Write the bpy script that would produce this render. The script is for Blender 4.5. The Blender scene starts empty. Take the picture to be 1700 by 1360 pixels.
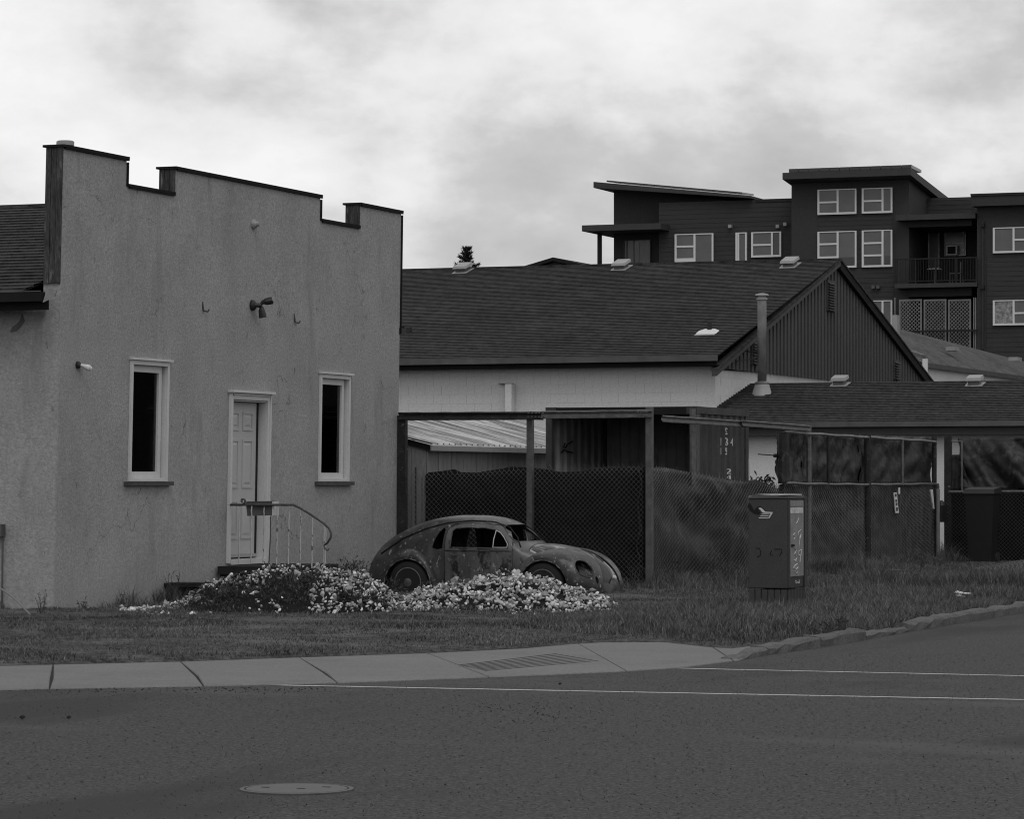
import bpy, bmesh, math, random
import numpy as np
from mathutils import Vector, Matrix, noise
from mathutils.bvhtree import BVHTree
random.seed(7); rng = np.random.default_rng(7)
R = math.radians
S = bpy.context.scene
COL = S.collection

# ------------------------------------------------------------------ camera, sky, sun, exposure
# the town grid: +Y runs along the front of the stucco building, +X points out of that front
F_PX, CX, HY, H = 5500.0, 850.0, 800.0, 1.65      # focal length in px of the 1700 px photo, eye height
TX, TY = 2110.0, 5500.0
_l = math.hypot(TX, TY); SN, CS = TX / _l, TY / _l   # .358, .934
cam_d = bpy.data.cameras.new('camera'); cam = bpy.data.objects.new('camera', cam_d); COL.objects.link(cam)
cam_d.sensor_width = 36.0; cam_d.lens = F_PX / 1700 * 36; cam_d.shift_y = (HY - 680) / 1700
cam_d.clip_start = 0.5; cam_d.clip_end = 6000
cam.location = (0, 0, H); cam.rotation_euler = (R(90), 0, math.atan2(SN, CS))
S.camera = cam

W = bpy.data.worlds.new('World'); S.world = W; W.use_nodes = True
nt = W.node_tree; nt.nodes.clear()
def N(t, typ, **kw):
    n = t.nodes.new(typ)
    for k, v in kw.items(): setattr(n, k, v)
    return n
SUN_EL, SUN_AZ = R(52), R(-62)      # sun direction: azimuth measured from +X
out = N(nt, 'ShaderNodeOutputWorld'); bg = N(nt, 'ShaderNodeBackground'); bg.inputs['Strength'].default_value = 0.1
sky = N(nt, 'ShaderNodeTexSky', sky_type='NISHITA'); sky.sun_disc = False
sky.sun_elevation = SUN_EL; sky.sun_rotation = R(90) - SUN_AZ
bw = N(nt, 'ShaderNodeRGBToBW'); nt.links.new(sky.outputs[0], bw.inputs[0])
tc = N(nt, 'ShaderNodeTexCoord')
mp = N(nt, 'ShaderNodeMapping'); mp.inputs['Rotation'].default_value = (0, 0, -math.atan2(SN, CS))
mp.inputs['Scale'].default_value = (1, 1, 1.75); mp.inputs['Location'].default_value = (18.660, 15.759, 10.197)
nt.links.new(tc.outputs['Generated'], mp.inputs[0])
n1 = N(nt, 'ShaderNodeTexNoise'); n1.inputs['Scale'].default_value = 7.0; n1.inputs['Detail'].default_value = 9; n1.inputs['Roughness'].default_value = .52; n1.inputs['Distortion'].default_value = .12
nt.links.new(mp.outputs[0], n1.inputs['Vector'])
cr = N(nt, 'ShaderNodeValToRGB'); e = cr.color_ramp.elements
CLOUD = [(.34, 4.6), (.43, 5.9), (.515, 8.5), (.59, 9.7)]
e[0].position, e[1].position = CLOUD[0][0], CLOUD[-1][0]
e[0].color = (CLOUD[0][1] / 20,) * 3 + (1,); e[1].color = (CLOUD[-1][1] / 20,) * 3 + (1,)
for p, v in CLOUD[1:-1]:
    q = e.new(p); q.color = (v / 20,) * 3 + (1,)
n2 = N(nt, 'ShaderNodeTexNoise'); n2.inputs['Scale'].default_value = 21.0; n2.inputs['Detail'].default_value = 8; n2.inputs['Roughness'].default_value = .58
nt.links.new(mp.outputs[0], n2.inputs['Vector'])
ad = N(nt, 'ShaderNodeMix', data_type='FLOAT'); ad.inputs[0].default_value = .27
nt.links.new(n1.outputs['Fac'], ad.inputs[2]); nt.links.new(n2.outputs['Fac'], ad.inputs[3]); nt.links.new(ad.outputs[0], cr.inputs[0])
gain = N(nt, 'ShaderNodeMath', operation='MULTIPLY'); gain.inputs[1].default_value = 20.0
nt.links.new(cr.outputs[0], gain.inputs[0])
mx = N(nt, 'ShaderNodeMix', data_type='FLOAT'); mx.inputs[0].default_value = .88
nt.links.new(bw.outputs[0], mx.inputs[2]); nt.links.new(gain.outputs[0], mx.inputs[3])
nt.links.new(mx.outputs[0], bg.inputs[0]); nt.links.new(bg.outputs[0], out.inputs[0])
sun_d = bpy.data.lights.new('sun', 'SUN'); sun_d.energy = 0.6; sun_d.angle = R(25)
sun = bpy.data.objects.new('sun', sun_d); COL.objects.link(sun)
sv = Vector((math.cos(SUN_EL) * math.cos(SUN_AZ), math.cos(SUN_EL) * math.sin(SUN_AZ), math.sin(SUN_EL)))
sun.rotation_euler = (-sv).to_track_quat('-Z', 'Y').to_euler()
S.view_settings.view_transform = 'Standard'; S.view_settings.look = 'None'
S.view_settings.exposure = 0.0; S.view_settings.gamma = 1.0; S.view_settings.use_curve_mapping = False
S.cycles.filter_width = 1.1; S.cycles.max_bounces = 6; S.cycles.diffuse_bounces = 3; S.cycles.transparent_max_bounces = 12

# ------------------------------------------------------------------ from the photograph's pixels to places
def ray(px, py): a = (px - CX) / F_PX; return a * CS - SN, a * SN + CS, (HY - py) / F_PX
def at_z(px, py, z=0.0):
    x, y, u = ray(px, py); t = (z - H) / u; return Vector((x * t, y * t, z))
def at_x(px, py, X):
    x, y, u = ray(px, py); t = X / x; return Vector((X, y * t, H + u * t))
def at_y(px, py, Y):
    x, y, u = ray(px, py); t = Y / y; return Vector((x * t, Y, H + u * t))
def at_d(px, py, D):
    x, y, u = ray(px, py); return Vector((x * D, y * D, H + u * D))
def cam2(xc, yc): return Vector((xc * CS - yc * SN, xc * SN + yc * CS, 0))
def proj(v):
    D = -v[0] * SN + v[1] * CS; return CX + F_PX * (v[0] * CS + v[1] * SN) / D, HY - F_PX * (v[2] - H) / D, D

# ------------------------------------------------------------------ materials (all neutral greys: a black and white photograph)
def g4(v): return (v, v, v, 1)
def mat(name, v, rough=.8, spec=.3, var=0.0, vscale=3.0, grain=0.0, gscale=60.0, bump=0.0, bscale=60.0, stretch=(1, 1, 1), rnd=0.0,
        patches=None, metal=0.0, cracks_creases=None):
    m = bpy.data.materials.new(name); m.use_nodes = True; t = m.node_tree; b = t.nodes['Principled BSDF']
    b.inputs['Base Color'].default_value = g4(v); b.inputs['Roughness'].default_value = rough
    b.inputs['Specular IOR Level'].default_value = spec; b.inputs['Metallic'].default_value = metal
    c = N(t, 'ShaderNodeTexCoord'); mpn = N(t, 'ShaderNodeMapping'); mpn.inputs['Scale'].default_value = stretch
    t.links.new(c.outputs['Object'], mpn.inputs[0])
    val = N(t, 'ShaderNodeValue'); val.outputs[0].default_value = v; cur = val.outputs[0]
    def noise_n(scale, detail=6, rough_=.6):
        n = N(t, 'ShaderNodeTexNoise'); n.inputs['Scale'].default_value = scale; n.inputs['Detail'].default_value = detail
        n.inputs['Roughness'].default_value = rough_; t.links.new(mpn.outputs[0], n.inputs['Vector']); return n.outputs['Fac']
    def mul(cur, src, amt, lo=.3, hi=.7):
        r = N(t, 'ShaderNodeMapRange'); r.inputs[1].default_value = lo; r.inputs[2].default_value = hi
        r.inputs[3].default_value = 1 - amt; r.inputs[4].default_value = 1 + amt; t.links.new(src, r.inputs[0])
        q = N(t, 'ShaderNodeMath', operation='MULTIPLY'); t.links.new(cur, q.inputs[0]); t.links.new(r.outputs[0], q.inputs[1]); return q.outputs[0]
    if var: cur = mul(cur, noise_n(vscale), var)
    if grain: cur = mul(cur, noise_n(gscale, 3, .7), grain)
    if rnd:
        gi = N(t, 'ShaderNodeNewGeometry'); cur = mul(cur, gi.outputs['Random Per Island'], rnd, 0, 1)
    for pa in (patches or []):      # (value, scale, low, high, stretch): stains, worn spots and painted sheen with a shape of their own
        pv, ps, lo, hi, st = pa
        m2 = N(t, 'ShaderNodeMapping'); m2.inputs['Scale'].default_value = st; m2.inputs['Location'].default_value = (ps, pv * 7, 1.3)
        t.links.new(c.outputs['Object'], m2.inputs[0])
        n = N(t, 'ShaderNodeTexNoise'); n.inputs['Scale'].default_value = ps; n.inputs['Detail'].default_value = 8; n.inputs['Roughness'].default_value = .65
        t.links.new(m2.outputs[0], n.inputs['Vector'])
        r = N(t, 'ShaderNodeMapRange'); r.inputs[1].default_value = lo; r.inputs[2].default_value = hi; t.links.new(n.outputs['Fac'], r.inputs[0])
        x = N(t, 'ShaderNodeMix', data_type='FLOAT'); t.links.new(r.outputs[0], x.inputs[0]); t.links.new(cur, x.inputs[2]); x.inputs[3].default_value = pv
        cur = x.outputs[0]
    if cracks_creases:      # (cells per metre, width, where noise lets them show, value); pale values paint lit fold creases
        cs, cw, cm, cvv = cracks_creases
        dn = N(t, 'ShaderNodeTexNoise'); dn.inputs['Scale'].default_value = cs * 5; dn.inputs['Detail'].default_value = 5; t.links.new(c.outputs['Object'], dn.inputs['Vector'])
        va = N(t, 'ShaderNodeVectorMath', operation='MULTIPLY_ADD'); va.inputs[1].default_value = (.5 / cs,) * 3; t.links.new(dn.outputs['Color'], va.inputs[0]); t.links.new(c.outputs['Object'], va.inputs[2])
        vo = N(t, 'ShaderNodeTexVoronoi', feature='DISTANCE_TO_EDGE'); vo.inputs['Scale'].default_value = cs; t.links.new(va.outputs[0], vo.inputs['Vector'])
        r1 = N(t, 'ShaderNodeMapRange'); r1.inputs[1].default_value = 0; r1.inputs[2].default_value = cw * cs; r1.inputs[3].default_value = 1; r1.inputs[4].default_value = 0; t.links.new(vo.outputs['Distance'], r1.inputs[0])
        mn = N(t, 'ShaderNodeTexNoise'); mn.inputs['Scale'].default_value = cs * 1.3; mn.inputs['Detail'].default_value = 3; t.links.new(c.outputs['Object'], mn.inputs['Vector'])
        r2 = N(t, 'ShaderNodeMapRange'); r2.inputs[1].default_value = cm; r2.inputs[2].default_value = cm + .06; t.links.new(mn.outputs['Fac'], r2.inputs[0])
        mm = N(t, 'ShaderNodeMath', operation='MULTIPLY'); t.links.new(r1.outputs[0], mm.inputs[0]); t.links.new(r2.outputs[0], mm.inputs[1])
        x = N(t, 'ShaderNodeMix', data_type='FLOAT'); t.links.new(mm.outputs[0], x.inputs[0]); t.links.new(cur, x.inputs[2]); x.inputs[3].default_value = cvv; cur = x.outputs[0]
    cc = N(t, 'ShaderNodeCombineColor')
    for i in range(3): t.links.new(cur, cc.inputs[i])
    t.links.new(cc.outputs[0], b.inputs['Base Color'])
    if bump:
        bn = N(t, 'ShaderNodeBump'); bn.inputs['Strength'].default_value = bump; bn.inputs['Distance'].default_value = .02
        t.links.new(noise_n(bscale, 4, .6), bn.inputs['Height']); t.links.new(bn.outputs[0], b.inputs['Normal'])
    return m
M = {}
M['stucco'] = mat('stucco', .285, .9, .2, var=.10, vscale=1.1, grain=.22, gscale=26, bump=.5, bscale=40,
                  patches=[(.20, .7, .56, .80, (1, 1, .25)), (.15, 5, .655, .70, (1, 1, .5)), (.30, 2.2, .58, .70, (1, 1, 1)), (.205, 1.6, .56, .74, (1.7, 1.7, .28)), (.11, 9, .70, .72, (1, 1, .4))], cracks_creases=(.55, .012, .53, .12))
M['tarp_grey'] = mat('tarp_painted_sheen', .007, .55, .35, var=.4, vscale=2, bump=.8, bscale=4, patches=[(.035, 1.6, .52, .66, (1, 1, 1))], cracks_creases=(1.3, .03, .47, .05))  # pale patches paint sheen, pale lines paint light on the creases
M['dark_wood'] = mat('weathered_dark_wood', .05, .9, .2, var=.5, vscale=6, grain=.5, gscale=30, stretch=(3, 3, .35), bump=.5, bscale=25,
                     patches=[(.16, 6, .58, .7, (3, 3, .5)), (.015, 1.6, .55, .68, (1, 1, .6))])
M['cap_metal'] = mat('dark_cap_metal', .010, .85, .15, var=.3, vscale=4)
M['white_trim'] = mat('white_trim_paint', .52, .55, .4, var=.06, vscale=2, grain=.08, gscale=40)
M['door_paint'] = mat('door_paint', .40, .5, .4, var=.05, vscale=2, grain=.08, gscale=40)
M['sill'] = mat('dark_sill', .06, .8, .3, var=.3, vscale=8)
M['shingle'] = mat('asphalt_shingle', .042, .95, .15, var=.22, vscale=.9, grain=.55, gscale=7, stretch=(1, 1, 1), bump=.3, bscale=30)
M['shingle_b'] = mat('asphalt_shingle_dark', .040, .95, .15, var=.2, vscale=.6, grain=.5, gscale=5, bump=.3, bscale=30)
M['shingle_d'] = mat('asphalt_shingle_pale', .075, .95, .15, var=.2, vscale=.6, grain=.5, gscale=5)
M['fascia'] = mat('dark_fascia', .014, .9, .15, var=.2, vscale=3)
M['gutter'] = mat('gutter_metal', .075, .5, .4, var=.25, vscale=3)
M['white_block'] = mat('painted_block', .60, .8, .25, var=.05, vscale=1.5, grain=.12, gscale=30, bump=.2, bscale=40)
M['rib_siding'] = mat('ribbed_siding', .048, .6, .35, var=.15, vscale=.8, grain=.15, gscale=12)
M['apt_stucco'] = mat('apartment_stucco', .044, .9, .2, var=.08, vscale=.4, grain=.12, gscale=9)
M['apt_siding'] = mat('apartment_siding', .037, .8, .25, var=.12, vscale=.7, grain=.12, gscale=8, stretch=(1, 1, 5))
M['apt_dark'] = mat('apartment_dark_trim', .014, .7, .3)
M['apt_fascia'] = mat('apartment_fascia', .042, .7, .3, var=.1)
M['white_frame'] = mat('white_window_frame', .62, .5, .4)
M['grey_pane'] = mat('mid_grey_pane', .10, .25, .5, var=.2, vscale=.8)  # mid grey tone of the far panes, slightly varied
M['dark_pane'] = mat('dark_window_glass', .03, .1, .5, var=.3, vscale=1)
M['paper_pane'] = mat('foil_covered_pane', .22, .4, .5, var=.7, vscale=6, bump=.8, bscale=8)
M['vent_white'] = mat('pale_vent_metal', .27, .5, .4, var=.1)
M['flue'] = mat('flue_metal', .17, .5, .4, var=.3, vscale=4, metal=.2)
M['black_metal'] = mat('black_metal', .015, .5, .4)
M['solar'] = mat('solar_panel_face', .02, .2, .5)
M['lattice'] = mat('lattice_wood', .18, .8, .2, var=.2, vscale=3)
M['steel'] = mat('galvanised_steel', .10, .5, .5, var=.35, vscale=9, grain=.3, gscale=60, metal=.3)
M['rust_beam'] = mat('weathered_steel', .017, .75, .3, var=.5, vscale=7, grain=.4, gscale=40, patches=[(.12, 9, .60, .68, (1, 1, 2))])
M['wire'] = mat('fence_wire', .17, .5, .5, var=.3, vscale=4, metal=.2)
M['wire_rusty'] = mat('fence_wire_rusty', .09, .7, .3, var=.4, vscale=3)
M['tarp'] = mat('black_tarp', .006, .8, .15, var=.4, vscale=2.5, bump=.9, bscale=3.5)
M['screen'] = mat('shade_screen_fabric', .012, .6, .4, var=.6, vscale=3, bump=1.0, bscale=5, stretch=(1, 1, .6), patches=[(.040, 5, .58, .70, (3, 3, .5))], cracks_creases=(2.6, .03, .44, .042))  # pale crease lines paint the light caught on folds
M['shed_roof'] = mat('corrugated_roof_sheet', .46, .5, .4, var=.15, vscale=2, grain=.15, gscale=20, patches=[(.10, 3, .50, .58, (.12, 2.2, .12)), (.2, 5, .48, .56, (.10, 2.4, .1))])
M['shed_board'] = mat('shed_board', .19, .9, .2, var=.15, vscale=4, grain=.2, gscale=20, stretch=(2, 2, .3))
M['container'] = mat('container_paint', .040, .6, .35, var=.25, vscale=2, grain=.3, gscale=15, stretch=(1, 1, .5), patches=[(.025, 3, .60, .7, (1, 1, .6))])
M['container_black'] = mat('container_black_edge', .012, .8, .2, var=.3)
M['car_edge'] = mat('chipped_lit_edge', .16, .6, .4, patches=[(.025, 12, .46, .54, (1, 1, 1))])  # chipped arch lips; the pale tone also paints their edge highlight
M['container_in'] = mat('container_inside', .20, .8, .3, var=.3, vscale=2)
M['letter'] = mat('white_lettering', .62, .7, .3, var=.1, vscale=10)
M['black_marks_gaps'] = mat('black_marks_and_gap_shade', .012, .8, .2)
M['cabinet'] = mat('cabinet_paint', .034, .5, .4, var=.15, vscale=4, grain=.25, gscale=45, patches=[(.06, 3.5, .60, .75, (1, 1, .7))])
M['cabinet_panel'] = mat('cabinet_pale_panel', .20, .6, .3, var=.2, vscale=5, grain=.2, gscale=50)
M['sticker'] = mat('pale_sticker', .48, .6, .3, var=.2, vscale=15)
M['asphalt'] = mat('asphalt', .056, .93, .2, var=.32, vscale=15, grain=.85, gscale=40, bump=.5, bscale=70, stretch=(1, 1, 1),
                   patches=[(.038, .35, .52, .62, (1, .3, 1)), (.074, .5, .56, .68, (.35, 1, 1))], cracks_creases=(.16, .022, .53, .02))
M['concrete'] = mat('concrete', .155, .9, .2, var=.10, vscale=.9, grain=.22, gscale=40, bump=.2, bscale=60, patches=[(.11, 1.2, .6, .75, (1, 1, 1))])
M['curb'] = mat('curb_concrete', .095, .9, .2, var=.25, vscale=3, grain=.35, gscale=30, bump=.5, bscale=25)
M['chip'] = mat('stone_chip', .075, .9, .2, rnd=.75)
M['groove'] = mat('groove_dirt', .03, .95, .1)
M['road_paint'] = mat('road_paint', .42, .8, .2, var=.2, vscale=6, grain=.4, gscale=40)
M['iron'] = mat('cast_iron_cover', .066, .6, .4, var=.1, vscale=5, grain=.2, gscale=60)
M['soil'] = mat('soil', .012, .95, .1, var=.3, vscale=2, grain=.4, gscale=30, bump=.8, bscale=20)
M['lawn_soil'] = mat('lawn_soil', .058, .95, .1, var=.35, vscale=1.5, grain=.75, gscale=14, bump=.6, bscale=20, patches=[(.10, .9, .52, .60, (1, 1, 1))])
M['grass'] = mat('grass_blade', .084, .7, .25, var=.55, vscale=.55, rnd=.6)
M['weed'] = mat('weed_leaf', .034, .7, .3, rnd=.5)
M['dry'] = mat('dry_stalk', .17, .8, .2, rnd=.3)
M['stone'] = mat('broken_concrete', .46, .9, .15, rnd=.72, grain=.3, gscale=60, bump=.6, bscale=45, patches=[(.15, 9, .60, .72, (1, 1, 1))])
M['timber'] = mat('dark_timber', .018, .9, .2, var=.4, vscale=8)
M['step'] = mat('dark_step', .02, .9, .2, var=.3, vscale=6)
M['rail_paint'] = mat('flaking_white_rail', .42, .7, .3, patches=[(.06, 14, .56, .62, (1, 1, .5))])
M['rail_dark'] = mat('dark_hand_rail', .06, .5, .4, var=.4, vscale=9, patches=[(.3, 8, .62, .68, (1, 1, 1))])
M['box_grey'] = mat('grey_box_metal', .07, .6, .3, var=.2, vscale=7)
M['needle'] = mat('spruce_needle', .03, .8, .2, rnd=.5)
M['bark'] = mat('bark', .05, .9, .2)
M['rubber'] = mat('rubber', .016, .85, .3)
M['bin'] = mat('bin_plastic', .008, .5, .4, var=.2, vscale=5)
M['litter'] = mat('white_litter', .6, .7, .3, var=.2, vscale=12)
# the car's worn paint
M['car'] = mat('car_worn_paint', .038, .36, .5, var=.4, vscale=5, grain=.3, gscale=50,
               patches=[(.085, 1.6, .50, .60, (1, 1, .8)), (.016, 3.5, .53, .58, (1, 1, .5)), (.24, 16, .61, .64, (1, 1, .6))])
M['car_door'] = mat('car_door_paint', .085, .5, .45, var=.2, vscale=4, grain=.25, gscale=30,
                    patches=[(.045, 1.8, .50, .60, (1.6, 1, .5)), (.012, 4, .53, .57, (1, 1, .7)), (.24, 17, .61, .64, (1, 1, .6))])
M['car_fender'] = mat('car_fender_paint', .026, .42, .5, var=.4, vscale=5, grain=.3, gscale=40,
                      patches=[(.08, 2.2, .53, .58, (1, 1, .7)), (.012, 6, .55, .60, (1, 1, 1)), (.26, 18, .61, .64, (1, 1, 1))])
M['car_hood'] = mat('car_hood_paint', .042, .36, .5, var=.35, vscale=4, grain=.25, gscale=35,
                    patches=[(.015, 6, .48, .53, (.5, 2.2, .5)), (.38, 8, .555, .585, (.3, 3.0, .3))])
M['car_dark'] = mat('car_inside', .012, .8, .2)
M['bare_metal'] = mat('bare_metal', .45, .4, .5, var=.3, vscale=15)
M['rim'] = mat('rusty_rim', .085, .7, .4, var=.5, vscale=14)
def glass_mat(name, tint):
    m = bpy.data.materials.new(name); m.use_nodes = True; t = m.node_tree; t.nodes.clear()
    o = N(t, 'ShaderNodeOutputMaterial'); x = N(t, 'ShaderNodeMixShader'); a = N(t, 'ShaderNodeBsdfTransparent'); b = N(t, 'ShaderNodeBsdfGlossy')
    a.inputs[0].default_value = g4(tint); b.inputs['Roughness'].default_value = .03; b.inputs[0].default_value = g4(.8)
    fr = N(t, 'ShaderNodeFresnel'); fr.inputs[0].default_value = 1.35
    t.links.new(fr.outputs[0], x.inputs[0]); t.links.new(a.outputs[0], x.inputs[1]); t.links.new(b.outputs[0], x.inputs[2]); t.links.new(x.outputs[0], o.inputs[0]); return m
M['glass'] = glass_mat('window_glass', .45)

# ------------------------------------------------------------------ mesh and object helpers
ORIG = {}
class MB:
    def __init__(s): s.v, s.f = [], []
    def add(s, vs, fs):
        k = len(s.v); s.v += [tuple(p) for p in vs]; s.f += [tuple(i + k for i in f) for f in fs]; return s
    def box(s, a, b):
        x0, y0, z0 = (min(a[i], b[i]) for i in range(3)); x1, y1, z1 = (max(a[i], b[i]) for i in range(3))
        return s.add([(x0, y0, z0), (x1, y0, z0), (x1, y1, z0), (x0, y1, z0), (x0, y0, z1), (x1, y0, z1), (x1, y1, z1), (x0, y1, z1)],
                     [(0, 3, 2, 1), (4, 5, 6, 7), (0, 1, 5, 4), (1, 2, 6, 5), (2, 3, 7, 6), (3, 0, 4, 7)])
    def hexa(s, lo, hi):      # two quads of four points
        return s.add(list(lo) + list(hi), [(0, 3, 2, 1), (4, 5, 6, 7), (0, 1, 5, 4), (1, 2, 6, 5), (2, 3, 7, 6), (3, 0, 4, 7)])
    def prism(s, poly, vec):
        n = len(poly); v = Vector(vec); p = [Vector(q) for q in poly]
        return s.add(p + [q + v for q in p], [tuple(range(n))[::-1], tuple(range(n, 2 * n))] + [(i, (i + 1) % n, (i + 1) % n + n, i + n) for i in range(n)])
    def tube(s, pts, r, n=6, caps=True):
        pts = [Vector(p) for p in pts]; m = len(pts); rs = r if isinstance(r, (list, tuple)) else [r] * m
        k = len(s.v); up = None
        for i, p in enumerate(pts):
            t = (pts[min(i + 1, m - 1)] - pts[max(i - 1, 0)]).normalized()
            if up is None: up = Vector((0, 0, 1)) if abs(t.z) < .9 else Vector((1, 0, 0))
            a = t.cross(up).normalized(); b = a.cross(t).normalized(); up = b
            for j in range(n):
                w = 2 * math.pi * j / n; s.v.append(tuple(p + (a * math.cos(w) + b * math.sin(w)) * rs[i]))
        for i in range(m - 1):
            for j in range(n):
                j2 = (j + 1) % n; s.f.append((k + i * n + j, k + i * n + j2, k + (i + 1) * n + j2, k + (i + 1) * n + j))
        if caps: s.f.append(tuple(k + j for j in range(n))[::-1]); s.f.append(tuple(k + (m - 1) * n + j for j in range(n)))
        return s
    def lathe(s, c, prof, n=16, axis='Z'):
        k = len(s.v); c = Vector(c)
        for r, h in prof:
            for j in range(n):
                w = 2 * math.pi * j / n; a, b = r * math.cos(w), r * math.sin(w)
                s.v.append(tuple(c + (Vector((a, b, h)) if axis == 'Z' else Vector((a, h, b)) if axis == 'Y' else Vector((h, a, b)))))
        for i in range(len(prof) - 1):
            for j in range(n):
                j2 = (j + 1) % n; s.f.append((k + i * n + j, k + i * n + j2, k + (i + 1) * n + j2, k + (i + 1) * n + j))
        s.f.append(tuple(k + j for j in range(n))[::-1]); s.f.append(tuple(k + (len(prof) - 1) * n + j for j in range(n))); return s
    def grid(s, P, nu, nv):   # P(i,j) -> point
        k = len(s.v)
        for i in range(nu):
            for j in range(nv): s.v.append(tuple(P(i, j)))
        for i in range(nu - 1):
            for j in range(nv - 1): a = k + i * nv + j; s.f.append((a, a + nv, a + nv + 1, a + 1))
        return s
    def mesh(s, name, m, off=(0, 0, 0), smooth=False, fn=None):
        vs = [fn(Vector(p)) if fn else p for p in s.v]
        me = bpy.data.meshes.new(name); me.from_pydata([(p[0] - off[0], p[1] - off[1], p[2] - off[2]) for p in vs], [], s.f); me.update()
        if m: me.materials.append(m)
        if smooth: me.polygons.foreach_set('use_smooth', [True] * len(me.polygons))
        return me
    def build(s, name, m, parent=None, smooth=False, fn=None, off=None, **kw):
        o0 = ORIG.get(parent.name, (0, 0, 0)) if parent else (off or (0, 0, 0))
        o = bpy.data.objects.new(name, s.mesh(name, m, o0, smooth, fn)); COL.objects.link(o)
        if parent: o.parent = parent
        else: o.location = o0
        ORIG[o.name] = o0
        return tag(o, **kw)
def tag(o, label=None, cat=None, group=None, kind=None):
    if label: o['label'] = label
    if cat: o['category'] = cat
    if group: o['group'] = group
    if kind: o['kind'] = kind
    return o
def thing(name, label, cat, loc=(0, 0, 0), rotz=0.0, group=None, local=False):
    o = bpy.data.objects.new(name, None); COL.objects.link(o); o.location = loc; o.rotation_euler = (0, 0, rotz); o.empty_display_size = .2
    ORIG[o.name] = (0, 0, 0) if local else tuple(loc)
    return tag(o, label, cat, group)
def link_copy(src, name, parent=None, loc=None, rot=None, scale=None):
    o = bpy.data.objects.new(name, src.data); COL.objects.link(o)
    if parent: o.parent = parent
    if loc is not None: o.location = loc
    if rot is not None: o.rotation_euler = rot
    if scale is not None: o.scale = scale
    return o
def np_mesh(name, V, Fc, m, smooth=False):
    me = bpy.data.meshes.new(name); V = np.asarray(V, dtype=np.float32); Fc = np.asarray(Fc, dtype=np.int32); k = Fc.shape[1]
    me.vertices.add(len(V)); me.vertices.foreach_set('co', V.ravel())
    me.loops.add(Fc.size); me.loops.foreach_set('vertex_index', Fc.ravel())
    me.polygons.add(len(Fc)); me.polygons.foreach_set('loop_start', np.arange(0, Fc.size, k, dtype=np.int32))
    me.polygons.foreach_set('loop_total', np.full(len(Fc), k, dtype=np.int32)); me.update(calc_edges=True); me.validate()
    me.materials.append(m)
    return me
def smoothstep(a, b, x): t = max(0, min(1, (x - a) / (b - a))); return t * t * (3 - 2 * t)
def interp(x, xs, ys): return float(np.interp(x, xs, ys))
def boolean(me_a, ops, name, m, solid=None):
    o = bpy.data.objects.new('tmp', me_a); COL.objects.link(o); cut = []
    if solid:
        q = o.modifiers.new('s', 'SOLIDIFY'); q.thickness = solid; q.offset = -1
    for op, mb in ops:
        c = bpy.data.objects.new('cut', mb.mesh('cut', None)); COL.objects.link(c); cut.append(c)
        bm = bmesh.new(); bm.from_mesh(c.data); bmesh.ops.recalc_face_normals(bm, faces=bm.faces); bm.to_mesh(c.data); bm.free()
        q = o.modifiers.new('b', 'BOOLEAN'); q.operation = op; q.object = c; q.solver = 'EXACT'
    dg = bpy.context.evaluated_depsgraph_get(); dg.update()
    me = bpy.data.meshes.new_from_object(o.evaluated_get(dg)); me.name = name
    for c in cut + [o]: bpy.data.objects.remove(c)
    me.materials.clear(); me.materials.append(m)
    return me
def put(me, name, parent, smooth=True, label=None):
    o = bpy.data.objects.new(name, me); COL.objects.link(o); o.parent = parent; ORIG[o.name] = ORIG.get(parent.name, (0, 0, 0))
    if smooth:
        me.polygons.foreach_set('use_smooth', [True] * len(me.polygons)); me.set_sharp_from_angle(angle=R(35))
    return tag(o, label)
def text_mesh(s, size):
    c = bpy.data.curves.new('txt', 'FONT'); c.body = s; c.size = size
    o = bpy.data.objects.new('txt', c); COL.objects.link(o)
    dg = bpy.context.evaluated_depsgraph_get(); me = bpy.data.meshes.new_from_object(o.evaluated_get(dg)); bpy.data.objects.remove(o)
    bm = bmesh.new(); bm.from_mesh(me); bmesh.ops.triangulate(bm, faces=bm.faces)
    for _ in range(2):
        bmesh.ops.subdivide_edges(bm, edges=[e_ for e_ in bm.edges if e_.calc_length() > size * .08], cuts=1, use_grid_fill=False)
        bmesh.ops.triangulate(bm, faces=bm.faces)
    v = [tuple(q.co) for q in bm.verts]; bm.verts.index_update(); f = [tuple(w.index for w in q.verts) for q in bm.faces]; bm.free(); return v, f

def courses(mb, e0, e1, r0, r1, n, lift=.012, thick=.012):
    """shingle courses between an eave e0-e1 and a ridge r0-r1, each lapping over the one below"""
    e0, e1, r0, r1 = map(Vector, (e0, e1, r0, r1)); nrm = (e1 - e0).cross(r0 - e0).normalized()
    if nrm.z < 0: nrm = -nrm
    for i in range(n):
        t0, t1 = i / n, (i + 1) / n
        a, b = e0.lerp(r0, t0) + nrm * (lift + thick), e1.lerp(r1, t0) + nrm * (lift + thick)
        c, d = e1.lerp(r1, t1) + nrm * lift, e0.lerp(r0, t1) + nrm * lift
        mb.add([a, b, c, d, a - nrm * thick * 1.4, b - nrm * thick * 1.4], [(0, 1, 2, 3), (0, 4, 5, 1)])
    return mb
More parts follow.
